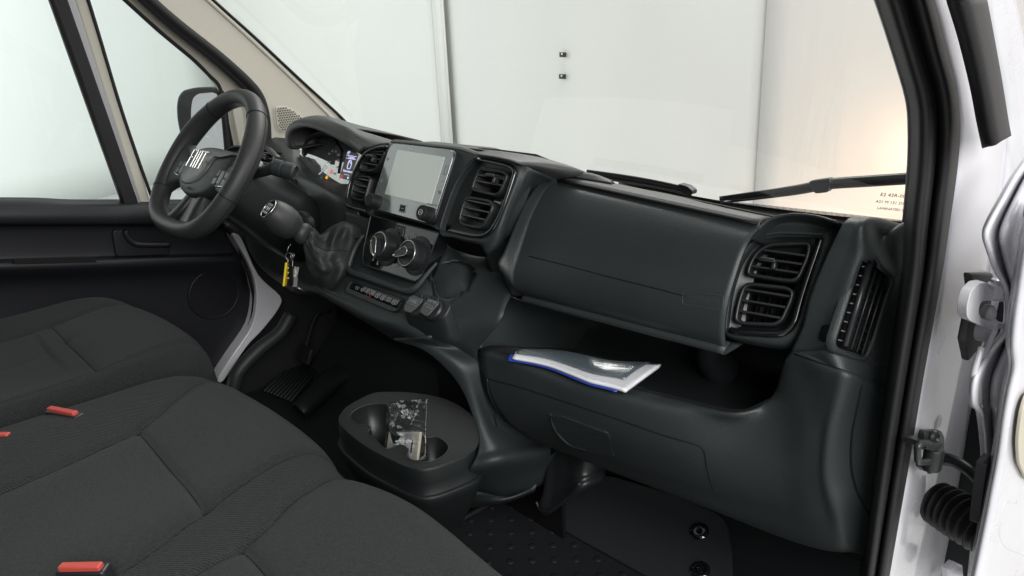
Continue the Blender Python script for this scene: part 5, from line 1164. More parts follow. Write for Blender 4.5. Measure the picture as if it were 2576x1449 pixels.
lv = [(870, -.99), (876, -.978), (886, -.955), (905, -.935), (940, -.925), (968, -.926), (980, -.932), (988, -.955), (1040, -.962), (1110, -.962), (1132, -.955), (1142, -.930), (1150, -.922), (1168, -.922), (1185, -.930), (1230, -.955), (1330, -.962), (1449, -.962), (1640, -.962)]
rd = []
for y, xx in lv:
    row = []
    for x in (-600, 100, 300, 500, 600, 700, 850, 980):
        yy = y + (8 if (y < 900 and x > 100) else 0) + (-.030 * x + 12 if 1040 < y < 1260 else 0)
        if x == 980 and y > 985: xr = 1010 + (y - 985) * .28 if y < 1320 else 1108 - (y - 1320) * .15
        elif x == 850 and y > 985: xr = 850 + (y - 985) * .1
        else: xr = x
        if y > 1420: xr = xr
        row.append(PX(*c1(xr, yy), xx))
    rd.append(row)
DOORM = mat('door_panel_plastic', (.0115, .0125, .0155), .48, bump=.3, bscale=450, spec=.4)
dp = grid('door_panel', rd, DOORM, ddoor, 5, 4, thick=.006)
tube('door_pull', [P1(*p, -.935) for p in ((548, 1012), (560, 1040), (590, 1068), (640, 1074), (745, 1074))], .0075, DOORM, ddoor, n=12)
slab('door_handle', roundpoly([P1(*p, -.945) for p in ((492, 1008), (545, 1006), (580, 1055), (625, 1075), (740, 1078), (745, 1120), (510, 1128))], .012), (-.015, 0, 0), DOORM, ddoor, .004, 3)
slab('switch_plate', roundpoly([P1(*p, -.918) for p in ((60, 1135), (400, 1128), (430, 1150), (60, 1160))], .006), (-.006, 0, 0), DRK, ddoor, .001)
fs_ = Fr(P1(940, 1290, -.950), (0, 1, 0), (1, 0, 0))
tube('door_speaker', [fs_.pt(.075 * math.cos(t), .075 * math.sin(t), 0) for t in [i * math.pi / 16 for i in range(32)]], .0035, DOORM, ddoor, closed=True, n=8, sp=1)
gh = []
for j in range(-12, 13):
    for i in range(-12, 13):
        a = (i + .5 * (j % 2)) * .0058; b = j * .0052
        if a * a + b * b < .07 ** 2: gh.append(g_lathe(fs_.pt(a, b, .0005), (1, 0, 0), [(.0014, 0), (.0014, .0004)], DRK, 5))
multi('speaker_holes', gh, ddoor, smooth=False)
tube('door_edge', [P1(*p, -.935) for p in ((985, 985), (1038, 1050), (1080, 1150), (1112, 1260), (1120, 1330), (1098, 1432), (1020, 1556), (962, 1655))], .010, RUB, ddoor, n=10)
# wing mirror outside the small pane
XM = -1.16
mo = [(770, 520), (768, 460), (775, 420), (795, 395), (850, 382), (930, 382), (975, 395), (995, 430), (1010, 520), (1015, 640), (990, 720), (860, 720), (800, 690), (786, 600)]
FM = Fr(PX(*c1(880, 540), XM), V((.87, .5, 0)), V((.42, -.9, .05)))
MP = roundpoly([FM.hit(c1(*p)) for p in mo], .02)
wm = slab('wing_mirror', MP, -FM.n * .09, mat('mirror_housing', (.022, .023, .025), .45, bump=.15, bscale=300), ddoor, .012, 4)
mg = [(838, 470), (845, 430), (868, 410), (935, 404), (958, 418), (975, 480), (990, 600), (985, 690), (850, 690), (835, 600)]
slab('mirror_glass', roundpoly([FM.hit(c1(*p), .002) for p in mg], .012), -FM.n * .003, mat('mirror_silver', (.86, .88, .88), .05, metal=.9), wm, .001)
text('glass_stamp', 'E2 43R-00', Fr(P1(770, 815, -.99), (0, -1, 0), (1, 0, 0)), 0, 0, .011, WDM, ddoor, h=.001)
text('glass_stamp', 'AS2 M 70', Fr(P1(770, 830, -.99), (0, -1, 0), (1, 0, 0)), 0, 0, .009, WDM, ddoor, h=.001)
# ================================================================== FLOOR
CARP = mat('floor_rubber', (.014, .015, .017), .55, bump=.3, bscale=200, spec=.35)
fv_ = mesh('cab_floor', [(-1.0, -1.45, 0), (1.0, -1.45, 0), (1.0, .42, 0), (-1.0, .42, 0)], [(0, 1, 2, 3)], CARP, None, smooth=False, mods=[('solid', .02, -1)]); fv_['kind'] = 'structure'
dm = []
fl0 = [PZ(*c5(*p), .003) for p in ((640, 1190), (1080, 1020), (1300, 1130), (1899, 1480), (1899, 1700), (900, 1600))]
dm.append(([p + V((0, 0, 0)) for p in fl0] , [tuple(range(6))], CARP))
ux = PZ(*c5(1100, 1215), 0) - PZ(*c5(990, 1218), 0); uy = PZ(*c5(985, 1290), 0) - PZ(*c5(880, 1218), 0)
for i in range(-2, 10):
    for j in range(-3, 7):
        c = PZ(*c5(990, 1218), .003) + ux * i + uy * j; q = proj(c)
        if q[0] < 1060 or q[0] > 1850 or q[1] < 1235: continue
        if not inpoly(q[0], q[1], [c5(*p) for p in ((640, 1190), (1080, 1030), (1290, 1140), (1899, 1500), (1899, 1700), (900, 1600))]): continue
        dm.append(g_lathe(c, (0, 0, 1), [(.0090, 0), (.0080, .0012), (.005, .0018), (.001, .0020)], CARP, 14))
mt = multi('floor_mat', dm, None); tag(mt, 'black rubber floor mat with rows of raised dimples in the passenger footwell', 'floor mat')
tube('mat_edge', [PZ(*c5(*p), .006) for p in ((760, 1190), (900, 1110), (1000, 1055), (1080, 1020))], .007, CARP, mt, n=8)
# driver's mat with ribbed heel pad and toe boards
DM = mat('driver_mat_black', (.012, .014, .015), .5, bump=.3, bscale=250, spec=.35)
dmat = mesh('driver_mat', [V((-.95, -.42, .012)), V((-.12, -.42, .012)), V((-.12, .16, .012)), V((-.95, .16, .012)), V((-.95, .36, .22)), V((-.12, .36, .22))], [(0, 1, 2, 3), (3, 2, 5, 4)], DM, None, smooth=False, mods=[('solid', .008)])
tag(dmat, 'black driver floor mat with ribbed heel pad under the pedals', 'floor mat')
hl0 = [PZ(*c6(*p), .03) for p in ((1290, 545), (1420, 595), (1600, 380), (1500, 350))]
rb = []
for k in range(9):
    t = k / 8; a = hl0[0].lerp(hl0[1], t); b = hl0[3].lerp(hl0[2], t); d = (b - a) / 2; rb.append(g_box((a + b) / 2, d, V((-d.y, d.x, 0)).normalized() * .0035, V((0, 0, .004)), DM))
multi('heel_ribs', rb, dmat)
tb = mesh('toe_board', [(-1.0, .36, -.02), (1.0, .36, -.02), (1.0, .44, .70), (-1.0, .44, .70)], [(0, 1, 2, 3)], DM, None, smooth=False, mods=[('solid', .01)]); tag(tb, 'dark vertical bulkhead closing both footwells under the dashboard', 'bulkhead')
# pedal (brake) seen in the shade
ped = box('brake_pedal', PY(770, 905, .12) + V((0, 0, .02)), V((.035, 0, 0)), V((0, .012, .024)), V((0, -.006, .003)), RUB, None, .003); tag(ped, 'small ribbed rubber pedal deep in the driver footwell', 'pedal')
tube('pedal_arm', [PY(770, 900, .13) + V((0, 0, .03)), PY(800, 830, .22) + V((0, 0, .05)), PY(830, 780, .28)], .008, SAT, ped, n=8)
tn = grid('tunnel_cover', [[PZ(*c6(1420, 640), .03), PZ(*c6(1560, 480), .03), PZ(*c6(1700, 400), .03)], [PZ(*c6(1440, 610), .07), PZ(*c6(1600, 450), .07), PZ(*c6(1740, 380), .07)], [PZ(*c6(1480, 650), .06), PZ(*c6(1650, 500), .06), PZ(*c6(1800, 430), .06)], [PZ(*c6(1500, 680), .02), PZ(*c6(1680, 520), .02), PZ(*c6(1830, 450), .02)]], DM, None, 6, 6, thick=.006)
tag(tn, 'low black ridge moulding on the floor between the footwells', 'floor tunnel')
# passenger footwell board with two studs
bd0 = [(1380, 1312), (1475, 1195), (1540, 1195), (1690, 1240), (1828, 1298), (1842, 1400), (1840, 1480), (1720, 1500)]
FB = Fr(PZ(1380, 1312, .012), (1, .1, 0), V((0, -.42, .9)))
kb_ = slab('footwell_board', roundpoly([FB.hit(p) for p in bd0], [.01, .01, .02, .02, .03, .04, .01, .01]), -FB.n * .02, mat('board_black', (.016, .018, .02), .5, bump=.35, bscale=350), None, .004, 3)
tag(kb_, 'plain black board in the passenger footwell held by two round studs', 'footwell board')
for uv in ((1760, 1337), (1762, 1436)):
    lathe('stud', FB.hit(uv), FB.n, [(.020, -.004), (.020, .004), (.017, .007), (.013, .008), (.012, .004), (.007, .004), (.006, .009), (.002, .010)], GLO, kb_, 28)
lathe('stud', PY(1478, 1196, .10), V((.3, -1, .1)), [(.014, 0), (.014, .006), (.010, .008), (.009, .004), (.004, .004)], GLO, kb_, 20)
# angular box hanging under the glove section
bx_ = [[PY(*c5(*p), .085) for p in ((1300, 780), (1340, 770), (1400, 775), (1500, 800))], [PY(*c5(*p), .075) for p in ((1290, 880), (1340, 870), (1400, 880), (1490, 900))], [PY(*c5(*p), .065) for p in ((1280, 980), (1330, 1000), (1400, 980), (1480, 940))], [PY(*c5(*p), .065) for p in ((1250, 1070), (1300, 1110), (1380, 1050), (1480, 985))], [PY(*c5(*p), .14) for p in ((1250, 1080), (1300, 1105), (1380, 1060), (1480, 1000))]]
dbx = grid('drain_box', [[r[0] + V((-.01, .06, 0))] + r + [r[-1] + V((.01, .06, 0))] for r in bx_], SAT, None, 5, 5, thick=.004)
tag(dbx, 'smooth black moulded box hanging below the glove flap', 'moulded box')
tube('box_rib', [PY(*c5(*p), .060) for p in ((1235, 1050), (1260, 1090), (1300, 1095), (1380, 1045), (1470, 950))], .004, SAT, dbx, n=8)
lathe('box_screw', PY(*c5(1312, 768), .075), (0.2, -1, .2), [(.012, 0), (.012, .005), (.005, .007)], GLO, dbx, 20)
# ================================================================== SEATS
def sdist(p, poly, closed=True):
    best = 1e9; n = len(poly)
    for i in range(n if closed else n - 1):
        a = poly[i]; b = poly[(i + 1) % n]; ab = (b[0] - a[0], b[1] - a[1]); L_ = ab[0] ** 2 + ab[1] ** 2 + 1e-12
        t = max(0, min(1, ((p[0] - a[0]) * ab[0] + (p[1] - a[1]) * ab[1]) / L_)); d = math.hypot(p[0] - a[0] - ab[0] * t, p[1] - a[1] - ab[1] * t); best = min(best, d)
    return best
def sp2(P, n=5, closed=False): return [(q.x, q.y) for q in spline([V((p[0], p[1], 0)) for p in P], n, closed)]
def cushion(name, outline, seams, parent, ztop, reg, crown=None, step=.0055, drop=.10, side=.26, rr=.075):
    O = sp2(outline, 6, True); xs = [p[0] for p in O]; ys = [p[1] for p in O]
    S = [(sp2(s, 6) if len(s) > 2 else s, w_, d_) for s, w_, d_ in seams]
    # concentric rings from the rim inwards would twist; use a clipped regular grid plus skirt rings
    x0, x1, y0, y1 = min(xs), max(xs), min(ys), max(ys); nx = int((x1 - x0) / step) + 2; ny = int((y1 - y0) / step) + 2
    def zz(x, y, d):
        e = min(1, d / rr); z = ztop - drop * (1 - math.sqrt(max(0, 1 - (1 - e) ** 2.4)))
        for s, w_, d_ in S:
            q = sdist((x, y), s, False); z -= d_ * .9 * math.exp(-(q / w_) ** 2) + d_ * .6 * math.exp(-(q / (w_ * 4.0)) ** 2)
        if crown: z += crown(x, y)
        return z
    vid = {}; vs = []; fs = []; fm = []
    OR = resample([V((p[0], p[1], 0)) for p in O], 220); OO = [(p.x, p.y) for p in OR]
    for j in range(ny):
        for i in range(nx):
            x = x0 + i * step; y = y0 + j * step
            if inpoly(x, y, OO):
                d = sdist((x, y), OO)
                if d > step * .55: vid[(i, j)] = len(vs); vs.append(V((x, y, zz(x, y, d))))
    for j in range(ny - 1):
        for i in range(nx - 1):
            q = [vid.get(k) for k in ((i, j), (i + 1, j), (i + 1, j + 1), (i, j + 1))]
            if None not in q:
                fs.append(tuple(q)); x = x0 + (i + .5) * step; y = y0 + (j + .5) * step; fm.append(reg(x, y))
    # join the ragged inner edge to the smooth rim with a 2D triangulation
    inner = [k for k in vid if any((k[0] + a, k[1] + b) not in vid for a in (-1, 0, 1) for b in (-1, 0, 1))]
    rim0 = len(vs)
    for p in OR: vs.append(V((p.x, p.y, zz(p.x, p.y, .0))))
    used = set(); 
    for f in fs: used.update(f)
    ik = [k for k in inner]; p2 = [V((vs[vid[k]].x, vs[vid[k]].y)) for k in ik] + [V((p.x, p.y)) for p in OR]
    gmap = [vid[k] for k in ik] + [rim0 + i for i in range(220)]
    facekeys = set(frozenset(f) for f in fs)
    covered = [(i, j) for j in range(ny - 1) for i in range(nx - 1) if all((i + a, j + b) in vid for a in (0, 1) for b in (0, 1))]; cov = set(covered)
    r = delaunay_2d_cdt(p2, [], [], 0, 1e-9)
    for f in r[2]:
        c = sum((r[0][k] for k in f), V((0, 0))) / 3
        if not inpoly(c.x, c.y, OO): continue
        if (int((c.x - x0) / step), int((c.y - y0) / step)) in cov: continue
        g = [gmap[r[3][k][0]] for k in f]
        if len(set(g)) == 3: fs.append(tuple(g)); fm.append(reg(c.x, c.y))
    # skirt
    cx_ = sum(p.x for p in OR) / 220; cy_ = sum(p.y for p in OR) / 220; prev = rim0
    for k, (dz, sc) in enumerate(((-.03, 1.006), (-.08, 1.01), (-.14, 1.0), (-side, .985))):
        b = len(vs)
        for i, p in enumerate(OR):
            z = vs[rim0 + i].z + dz; vs.append(V((cx_ + (p.x - cx_) * sc, cy_ + (p.y - cy_) * sc, z)))
        for i in range(220): fs.append((prev + i, prev + (i + 1) % 220, b + (i + 1) % 220, b + i)); fm.append(1)
        prev = b
    return mesh(name, vs, fs, None, parent, mats=[FAB, FABR], fmat=fm)
bench = empty('passenger_bench', 'wide dark grey fabric passenger bench filling the foreground', 'seat', (.3, -.9, .1))
bo = [(-.305, -1.3), (-.318, -1.0), (-.318, -.80), (-.315, -.66), (-.292, -.52), (-.245, -.425), (-.17, -.372), (-.06, -.350), (.08, -.345), (.20, -.352), (.262, -.366), (.33, -.356), (.45, -.336), (.60, -.345), (.74, -.36), (.86, -.41), (.92, -.52), (.93, -.8), (.93, -1.3)]
bs = [([(-.02, -1.3), (-.035, -.95), (-.046, -.80), (-.083, -.582), (-.125, -.50), (-.155, -.445), (-.165, -.38)], .0060, .0060),
      ([(.31, -1.3), (.297, -.95), (.282, -.735), (.236, -.592), (.214, -.48), (.212, -.42), (.222, -.36)], .0060, .0085),
      ([(.40, -1.3), (.385, -.9), (.362, -.591), (.325, -.50), (.306, -.426), (.300, -.36)], .0060, .0070),
      ([(-.083, -.582), (.08, -.584), (.236, -.592)], .0060, .0065), ([(.362, -.591), (.50, -.594), (.70, -.59)], .0060, .0065)]
def regb(x, y):
    xl = -.05 if y < -.75 else -.083 - (y + .582) * .35 if y > -.6 else -.07
    if x < max(-.165, xl - .0) and y < -.40: return 1
    if y < -.36:
        a = .236 if y > -.592 else .24 + (-.592 - y) * .35; b_ = .306 + (-.426 - y) * .34 if y > -.592 else .366
        if .205 + max(0, -.42 - y) * .18 < x < b_: return 1 if x > a - .03 * (y > -.592) else 0
    return 0
def crb(x, y):
    z = 0
    z -= .009 * math.exp(-((x - .295) / .06) ** 2)
    z += .010 * math.exp(-((x + .20) / .08) ** 2)
    z += .010 * math.exp(-((y + .47) / .09) ** 2)
    z -= .012 * math.exp(-((x - .07) / .12) ** 2) * (1 if y < -.6 else max(0, (-.45 - y) / .15))
    return z
def seam_lines(o, seams, parent):
    b = bvh_of(o)
    for s, _, _ in seams:
        P = sp2(s, 8) if len(s) > 2 else [(s[0][0] + (s[1][0] - s[0][0]) * t / 12, s[0][1] + (s[1][1] - s[0][1]) * t / 12) for t in range(13)]
        W = []
        for x, y in P:
            h = b.ray_cast(V((x, y, 1.0)), V((0, 0, -1)))
            if h[0] is not None: W.append(h[0] + V((0, 0, .0002)))
        if len(W) > 3: tube('seam', W, .0011, DRK, parent, n=6, sp=1)
seam_lines(cushion('cushion', bo, bs, bench, .455, regb, crb), bs, bench)
box('seat_base', (.30, -.86, .14), (.60, 0, 0), (0, .44, 0), (0, 0, .09), SAT, bench, .02)
def backrest(x0, x1, parent):
    rows = []
    for z, d in ((.40, 0), (.55, -.02), (.8, -.06), (1.05, -.10), (1.18, -.12)):
        rows.append([V((x0 + .02, -1.30 + d, z)), V((x0, -1.22 + d, z)), V((x0 + .06, -1.12 + d, z)), V(((x0 + x1) / 2, -1.14 + d, z)), V((x1 - .06, -1.12 + d, z)), V((x1, -1.22 + d, z)), V((x1 - .02, -1.30 + d, z))])
    rows.append([p + V((0, -.03, .03)) for p in rows[-1]]); return grid('backrest', rows, FAB, parent, 5, 5, thick=.02)
backrest(-.28, .92, bench)
dseat = empty('car_seat', 'dark grey fabric driver seat cushion behind the steering wheel', 'seat', (-.6, -.8, .1))
do = [(-.89, -1.3), (-.93, -.9), (-.955, -.66), (-.95, -.50), (-.90, -.40), (-.83, -.345), (-.72, -.318), (-.58, -.310), (-.45, -.316), (-.355, -.345), (-.315, -.40), (-.305, -.50), (-.315, -.7), (-.33, -1.3)]
backrest(-.92, -.34, dseat)
ds = [([(-.60, -1.2), (-.594, -.705), (-.655, -.559)], .006, .0015), ([(-.80, -1.2), (-.78, -.75), (-.79, -.56), (-.81, -.42), (-.80, -.33)], .007, .006),
      ([(-.655, -.559), (-.401, -.558)], .006, .0065), ([(-.36, -1.2), (-.375, -.7), (-.401, -.558), (-.43, -.44), (-.445, -.36), (-.44, -.32)], .006, .0060), ([(-.79, -.56), (-.655, -.559)], .006, .003)]
def regd(x, y): return 1 if (x > -.40 and y < -.38) else 0
def crd(x, y): return .016 * math.exp(-((x + .35) / .05) ** 2) + .018 * math.exp(-((x + .88) / .07) ** 2) + .008 * math.exp(-((y + .45) / .08) ** 2) - .008 * math.exp(-((x + .6) / .14) ** 2) * (1 if y < -.6 else 0)
seam_lines(cushion('cushion', do, ds, dseat, .455, regd, crd, drop=.08), ds[1:], dseat)
dseat_s = tube('side_seam', [V((-.312, y, .40 - .012 * abs(y + .35))) for y in (-.42, -.55, -.7, -.9)], .0014, DRK, dseat, n=5)
box('seat_base', (-.62, -.86, .14), (.28, 0, 0), (0, .46, 0), (0, 0, .09), SAT, dseat, .02)
# buckles
REDB = mat('buckle_red', (.48, .07, .055), .45)
def buckle(pa, pb, z, depth, label, h=.05):
    a = PZ(*c6(*pa), z); b = PZ(*c6(*pb), z); X = (b - a) / 2; n = V((-X.y, X.x, 0)).normalized() * depth
    if n.y > 0: n = -n
    up = V((-.05, -.12, .98)).normalized()
    e = empty('seat_belt_buckle', label, 'buckle', (a + b) / 2 - up * h, 'seat belt buckles between the seats')
    c = (a + b) / 2 - n * 0
    box('buckle_body', c - up * (h / 2 + .003), X * 1.08, n * .55, up * h / 2, SAT, e, .004, 3)
    box('release_button', c - up * .001 + n * .10, X * .92, n * .30, up * .0045, REDB, e, .002, 3)
    return e
buckle((240, 625), (380, 652), .470, .020, 'red topped buckle beside the driver seat cushion')
buckle((-60, 757), (52, 755), .465, .020, 'red topped buckle cut by the left edge of the photo between both seats')
buckle((290, 1398), (508, 1394), .470, .020, 'largest red topped buckle near the bottom left in the passenger bench', h=.08)
from mathutils import noise
# ================================================================== WIPERS
def wiper(pts, r, label, clipuv=None, y=.60):
    W_ = [PY(*p, y) for p in pts]
    e = empty('wiper', label, 'wiper', W_[0], 'wipers resting below the windscreen')
    tube('blade', W_, r, RUB, e, n=10, up=(0, 0, 1))
    tube('blade_edge', [w_ + V((0, 0, -.008)) for w_ in W_], [x * .35 for x in r], RUB, e, n=6)
    tube('blade_spine', [w_ + V((0, -.004, r[1] * .75)) for w_ in W_], [x * .4 for x in r], SLT, e, n=6)
    if clipuv:
        P = [PY(*p, y - .012) for p in clipuv]; slab('blade_clip', roundpoly(P, .004), V((0, .02, 0)), SAT, e, .002)
    return e
wiper([(1480, 436), (1560, 447), (1640, 460), (1715, 476), (1740, 484)], [.010, .010, .009, .008, .006], 'left wiper blade lying just past the middle of the dashboard', [(1705, 462), (1728, 468), (1742, 480), (1740, 490), (1715, 484)])
wiper([(1812, 501), (1880, 493), (2000, 477), (2085, 462), (2180, 455), (2300, 447)], [.004, .008, .010, .011, .011, .011], 'right wiper blade rising toward the right pillar', [(2035, 455), (2085, 448), (2092, 460), (2080, 484), (2050, 487), (2036, 470)])
# ================================================================== BOOKLET in the shelf
bkl = empty('booklet', 'curled white booklet in a clear blue backed sleeve lying in the open shelf', 'booklet', (.45, 0, .54))
Fp = [(115, 262), (300, 290), (600, 350), (900, 460), (1150, 560), (1400, 620), (1665, 700)]
Bp = [(150, 180), (380, 176), (700, 180), (1050, 232), (1400, 310), (1800, 332), (2160, 340)]
def bsheet(name, dz, m, fa=0, fb=1, t0=0, t1=1, th=.0012, up=0, curl=0):
    R = []
    for k, (f, b) in enumerate(zip(Fp, Bp)):
        t = k / 6; A_ = PZ(*d7(*f), .548); B_ = PZ(*d7(*b), .556); R.append((A_, B_))
    A_s = spline([r[0] for r in R], 5); B_s = spline([r[1] for r in R], 5); n = len(A_s); i0 = int(t0 * (n - 1)); i1 = int(t1 * (n - 1))
    rows = []
    for s in (0, .25, .5, .75, 1):
        ss = fa + (fb - fa) * s
        rows.append([A_s[i].lerp(B_s[i], ss) + V((0, 0, dz + up * math.sin(math.pi * ss) + curl * (i - i0) / (i1 - i0) * s)) for i in range(i0, i1 + 1, 3)])
    return grid(name, rows, m, bkl, 3, 4, thick=th)
BLUE = mat('blue_sleeve', (.02, .05, .32), .35, spec=.5)
PAP = mat('white_paper', (.74, .75, .78), .6)
bsheet('sleeve_back', -.009, BLUE, -.01, .97, 0, .985, th=.001)
bsheet('pages', -.0045, PAP, .02, .96, .08, .985, th=.0055)
COV = mat('cover_grey_blue', (.10, .125, .14), .22, spec=.7, coat=.8)
bsheet('cover', .0005, COV, .24, .98, .13, .95, th=.0008, up=.004)
film = bpy.data.materials.new('clear_film'); film.use_nodes = True; nt = film.node_tree; nt.nodes.clear()
def mkfilm(film, rough, base, spd):
    film.use_nodes = True; nt = film.node_tree; nt.nodes.clear()
    o = nt.nodes.new('ShaderNodeOutputMaterial'); t = nt.nodes.new('ShaderNodeBsdfTransparent'); g = nt.nodes.new('ShaderNodeBsdfGlossy'); g.inputs['Roughness'].default_value = rough
    lw = nt.nodes.new('ShaderNodeLayerWeight'); lw.inputs[0].default_value = .35; ma = nt.nodes.new('ShaderNodeMath'); ma.operation = 'MULTIPLY_ADD'; ma.inputs[1].default_value = spd; ma.inputs[2].default_value = base
    x = nt.nodes.new('ShaderNodeMixShader'); nt.links.new(lw.outputs['Facing'], ma.inputs[0]); nt.links.new(ma.outputs[0], x.inputs[0]); nt.links.new(t.outputs[0], x.inputs[1]); nt.links.new(g.outputs[0], x.inputs[2]); nt.links.new(x.outputs[0], o.inputs[0])
    tc = nt.nodes.new('ShaderNodeTexCoord'); n = nt.nodes.new('ShaderNodeTexNoise'); n.inputs['Scale'].default_value = 30; n.inputs['Detail'].default_value = 4; b = nt.nodes.new('ShaderNodeBump'); b.inputs['Distance'].default_value = .006; b.inputs['Strength'].default_value = .35
    nt.links.new(tc.outputs['Object'], n.inputs[0]); nt.links.new(n.outputs[0], b.inputs['Height']); nt.links.new(b.outputs[0], g.inputs['Normal'])
mkfilm(film, .16, .05, .18)
bsheet('sleeve_front', .004, film, -.02, 1.0, th=0, up=.006)
# reverse-printed cover lettering, as a line of small strokes
cf0 = [PZ(*d7(*p), .5545) for p in ((790, 282), (1050, 365), (1300, 430), (1640, 478))]
ls = spline(cf0, 10); st_ = []
for i in range(0, len(ls) - 1):
    if i % 4 == 3: continue
    a = ls[i]; d = (ls[i + 1] - ls[i]); st_.append(g_box(a + d * .45, d * .32, V((-d.y, d.x, 0)).normalized() * .0045, V((0, 0, .0003)), mat('cover_lettering', (.30, .31, .30), .5) if i == 0 else bpy.data.materials['cover_lettering']))
multi('cover_print', st_, bkl, smooth=False)
# ================================================================== CARD AND BAG in the cup tray
def T(x, y, t):  # t: 0 at the foot, 1 at the top of the bag
    return PY(*d6(x, y), -.185 + .075 * t)
card = [T(632, 600, .5), T(965, 600, .5), T(948, 760, .25), T(925, 905, .05), T(868, 900, .05), T(595, 780, .15)]
card = [PY(*d6(*p), y) for p, y in (((632, 600), -.158), ((965, 600), -.150), ((930, 905), -.172), ((590, 880), -.180))]
cn = (card[1] - card[0]).cross(card[3] - card[0]).normalized()
if cn.y > 0: cn = -cn
PAP2 = mat('card_cream', (.62, .60, .50), .6)
cdo = slab('instruction_card', card, -cn * .006, PAP2, None, .0006)
tag(cdo, 'cream printed card standing inside the clear bag in the cup tray', 'card')
def ci(u, v): return card[0].lerp(card[1], u).lerp(card[3].lerp(card[2], u), v) + cn * .0006
INK = mat('card_ink', (.04, .04, .045), .6); prt = []
def crect(u0, v0, u1, v1, lift=0): return ([ci(u0, v0) + cn * lift, ci(u1, v0) + cn * lift, ci(u1, v1) + cn * lift, ci(u0, v1) + cn * lift], [(0, 1, 2, 3)])
wh = crect(.08, .05, .86, .92); prt.append((wh[0], wh[1], PAP))
for k in range(5):
    q = crect(.2 if k < 2 else .1, .08 + k * .045, .80, .095 + k * .045, .0004); prt.append((q[0], q[1], INK if k % 2 else WDM))
for r_ in range(5):
    for k in range(13):
        u = .12 + k * .055; v = .40 + r_ * .085; q = crect(u, v, u + .022, v + .05, .0004); prt.append((q[0], q[1], INK))
q = crect(.80, .30, .84, .75, .0004); prt.append((q[0], q[1], INK))
multi('card_print', prt, cdo, smooth=False)
bagm = bpy.data.materials.new('crumpled_clear_plastic'); mkfilm(bagm, .10, .14, .5)
bp4 = [PY(*d6(622, 282), -.128), PY(*d6(1046, 236), -.120), PY(*d6(1024, 926), -.170), PY(*d6(570, 905), -.182)]
def bagside(off, seed):
    random.seed(seed); nx, ny = 26, 40; vs = []; fs = []
    ph = [random.random() * 6 for _ in range(12)]
    for j in range(ny + 1):
        for i in range(nx + 1):
            u = i / nx; v = j / ny; p = bp4[0].lerp(bp4[1], u).lerp(bp4[3].lerp(bp4[2], u), v)
            e = min(1, min(u, 1 - u, v + .3, 1.3 - v) * 8)
            pn = V((u * 3.2 + seed * 7, v * 4.6, seed)); r = .0085 * noise.noise(pn) + .0060 * abs(noise.noise(pn * 2.7)) + .0022 * noise.noise(pn * 6.5)
            edge = .0025 * math.sin(v * 9 + ph[4]) * (1 if u < .05 else .4 if u > .95 else 0)
            vs.append(p + cn * (off * e * .007 + r * e) + (bp4[1] - bp4[0]).normalized() * edge)
    for j in range(ny):
        for i in range(nx): q = j * (nx + 1) + i; fs.append((q, q + 1, q + nx + 2, q + nx + 1))
    return vs, fs
f1_, g1_ = bagside(1, 3); f2_, g2_ = bagside(-1, 8)
bag = multi('plastic_bag', [(f1_, g1_, bagm), (f2_, g2_, bagm)], None); tag(bag, 'crumpled clear plastic bag standing in the cup tray around the card', 'plastic bag')
tube('bag_edge', [bp4[1] + cn * .001, bp4[1].lerp(bp4[2], .5) + cn * .002, bp4[2]], .0006, film, bag, n=5)
random.seed(4)
# ================================================================== PASSENGER DOOR, HINGE SIDE (open)
pdoor = empty('passenger_door', 'open white passenger door edge with hinge, check strap and rubber bellows', 'door', (1.06, .2, .3))
def P8(x, y, xx): return PX(*c8(x, y), xx)
fl1 = [c7(980, 825), c7(905, 930), c7(842, 1040), c7(782, 1150), c7(758, 1220), c7(775, 1290), c7(815, 1400), c8(818, 60), c8(812, 250), c8(745, 340), c8(665, 480), c8(655, 600), c8(682, 650), c8(700, 800), c8(705, 950), c8(690, 1100), c8(680, 1200), c8(660, 1290), c8(640, 1460)]
fl2 = [c7(1100, 840), c7(1050, 930), c7(1000, 1040), c7(960, 1150), c7(950, 1220), c7(950, 1290), c7(960, 1400), c8(900, 60), c8(900, 250), c8(900, 350), c8(880, 480), c8(870, 600), c8(860, 650), c8(850, 800), c8(830, 950), c8(800, 1100), c8(780, 1200), c8(760, 1290), c8(740, 1460)]
rows = []
for a, b in zip(fl1, fl2):
    rows.append([PX(*a, 1.02) + V((-.004, .012, 0)), PX(*a, 1.02), PX(*lerp2(a, b, .08), 1.022), PX(*lerp2(a, b, .25), 1.016), PX(*lerp2(a, b, .4), 1.018), PX(*lerp2(a, b, .55), 1.03), PX(*b, 1.035)])
grid('door_flange', rows, WHT, pdoor, 4, 4, thick=.004)
tube('flange_fold', [P8(*p, 1.018) for p in ((760, 250), (720, 350), (690, 440), (682, 520), (690, 620))], .004, WHT, pdoor, n=8)
tube('flange_fold', [P8(*p, 1.018) for p in ((700, 330), (662, 470), (655, 600), (682, 618))], .004, WHT, pdoor, n=8)
in1 = [c7(1010, 1040), c7(960, 1240), c8(865, 40), c8(842, 200), c8(832, 320), c8(838, 430), c8(812, 560), c8(790, 680), c8(765, 860), c8(735, 1020), c8(705, 1180), c8(672, 1340), c8(645, 1470)]
rows = []
for a in in1:
    b = (a[0] + 190, a[1] - 10); rows.append([PX(*a, 1.05) + V((-.006, .02, 0)), PX(*a, 1.05), PX(a[0] + 8, a[1], 1.056), PX(a[0] + 40, a[1], 1.062), PX(*b, 1.07)])
dsk = grid('door_skin', rows, WHT, pdoor, 5, 5, thick=.005)
slab('door_card', roundpoly([P8(*p, 1.068) for p in ((905, 560), (880, 640), (862, 780), (868, 890), (905, 975), (1010, 1020), (1010, 480))], .02), (.004, .0, 0), mat('door_card_beige', (.46, .43, .34), .6), pdoor, .002)
bds = bvh_of(dsk)
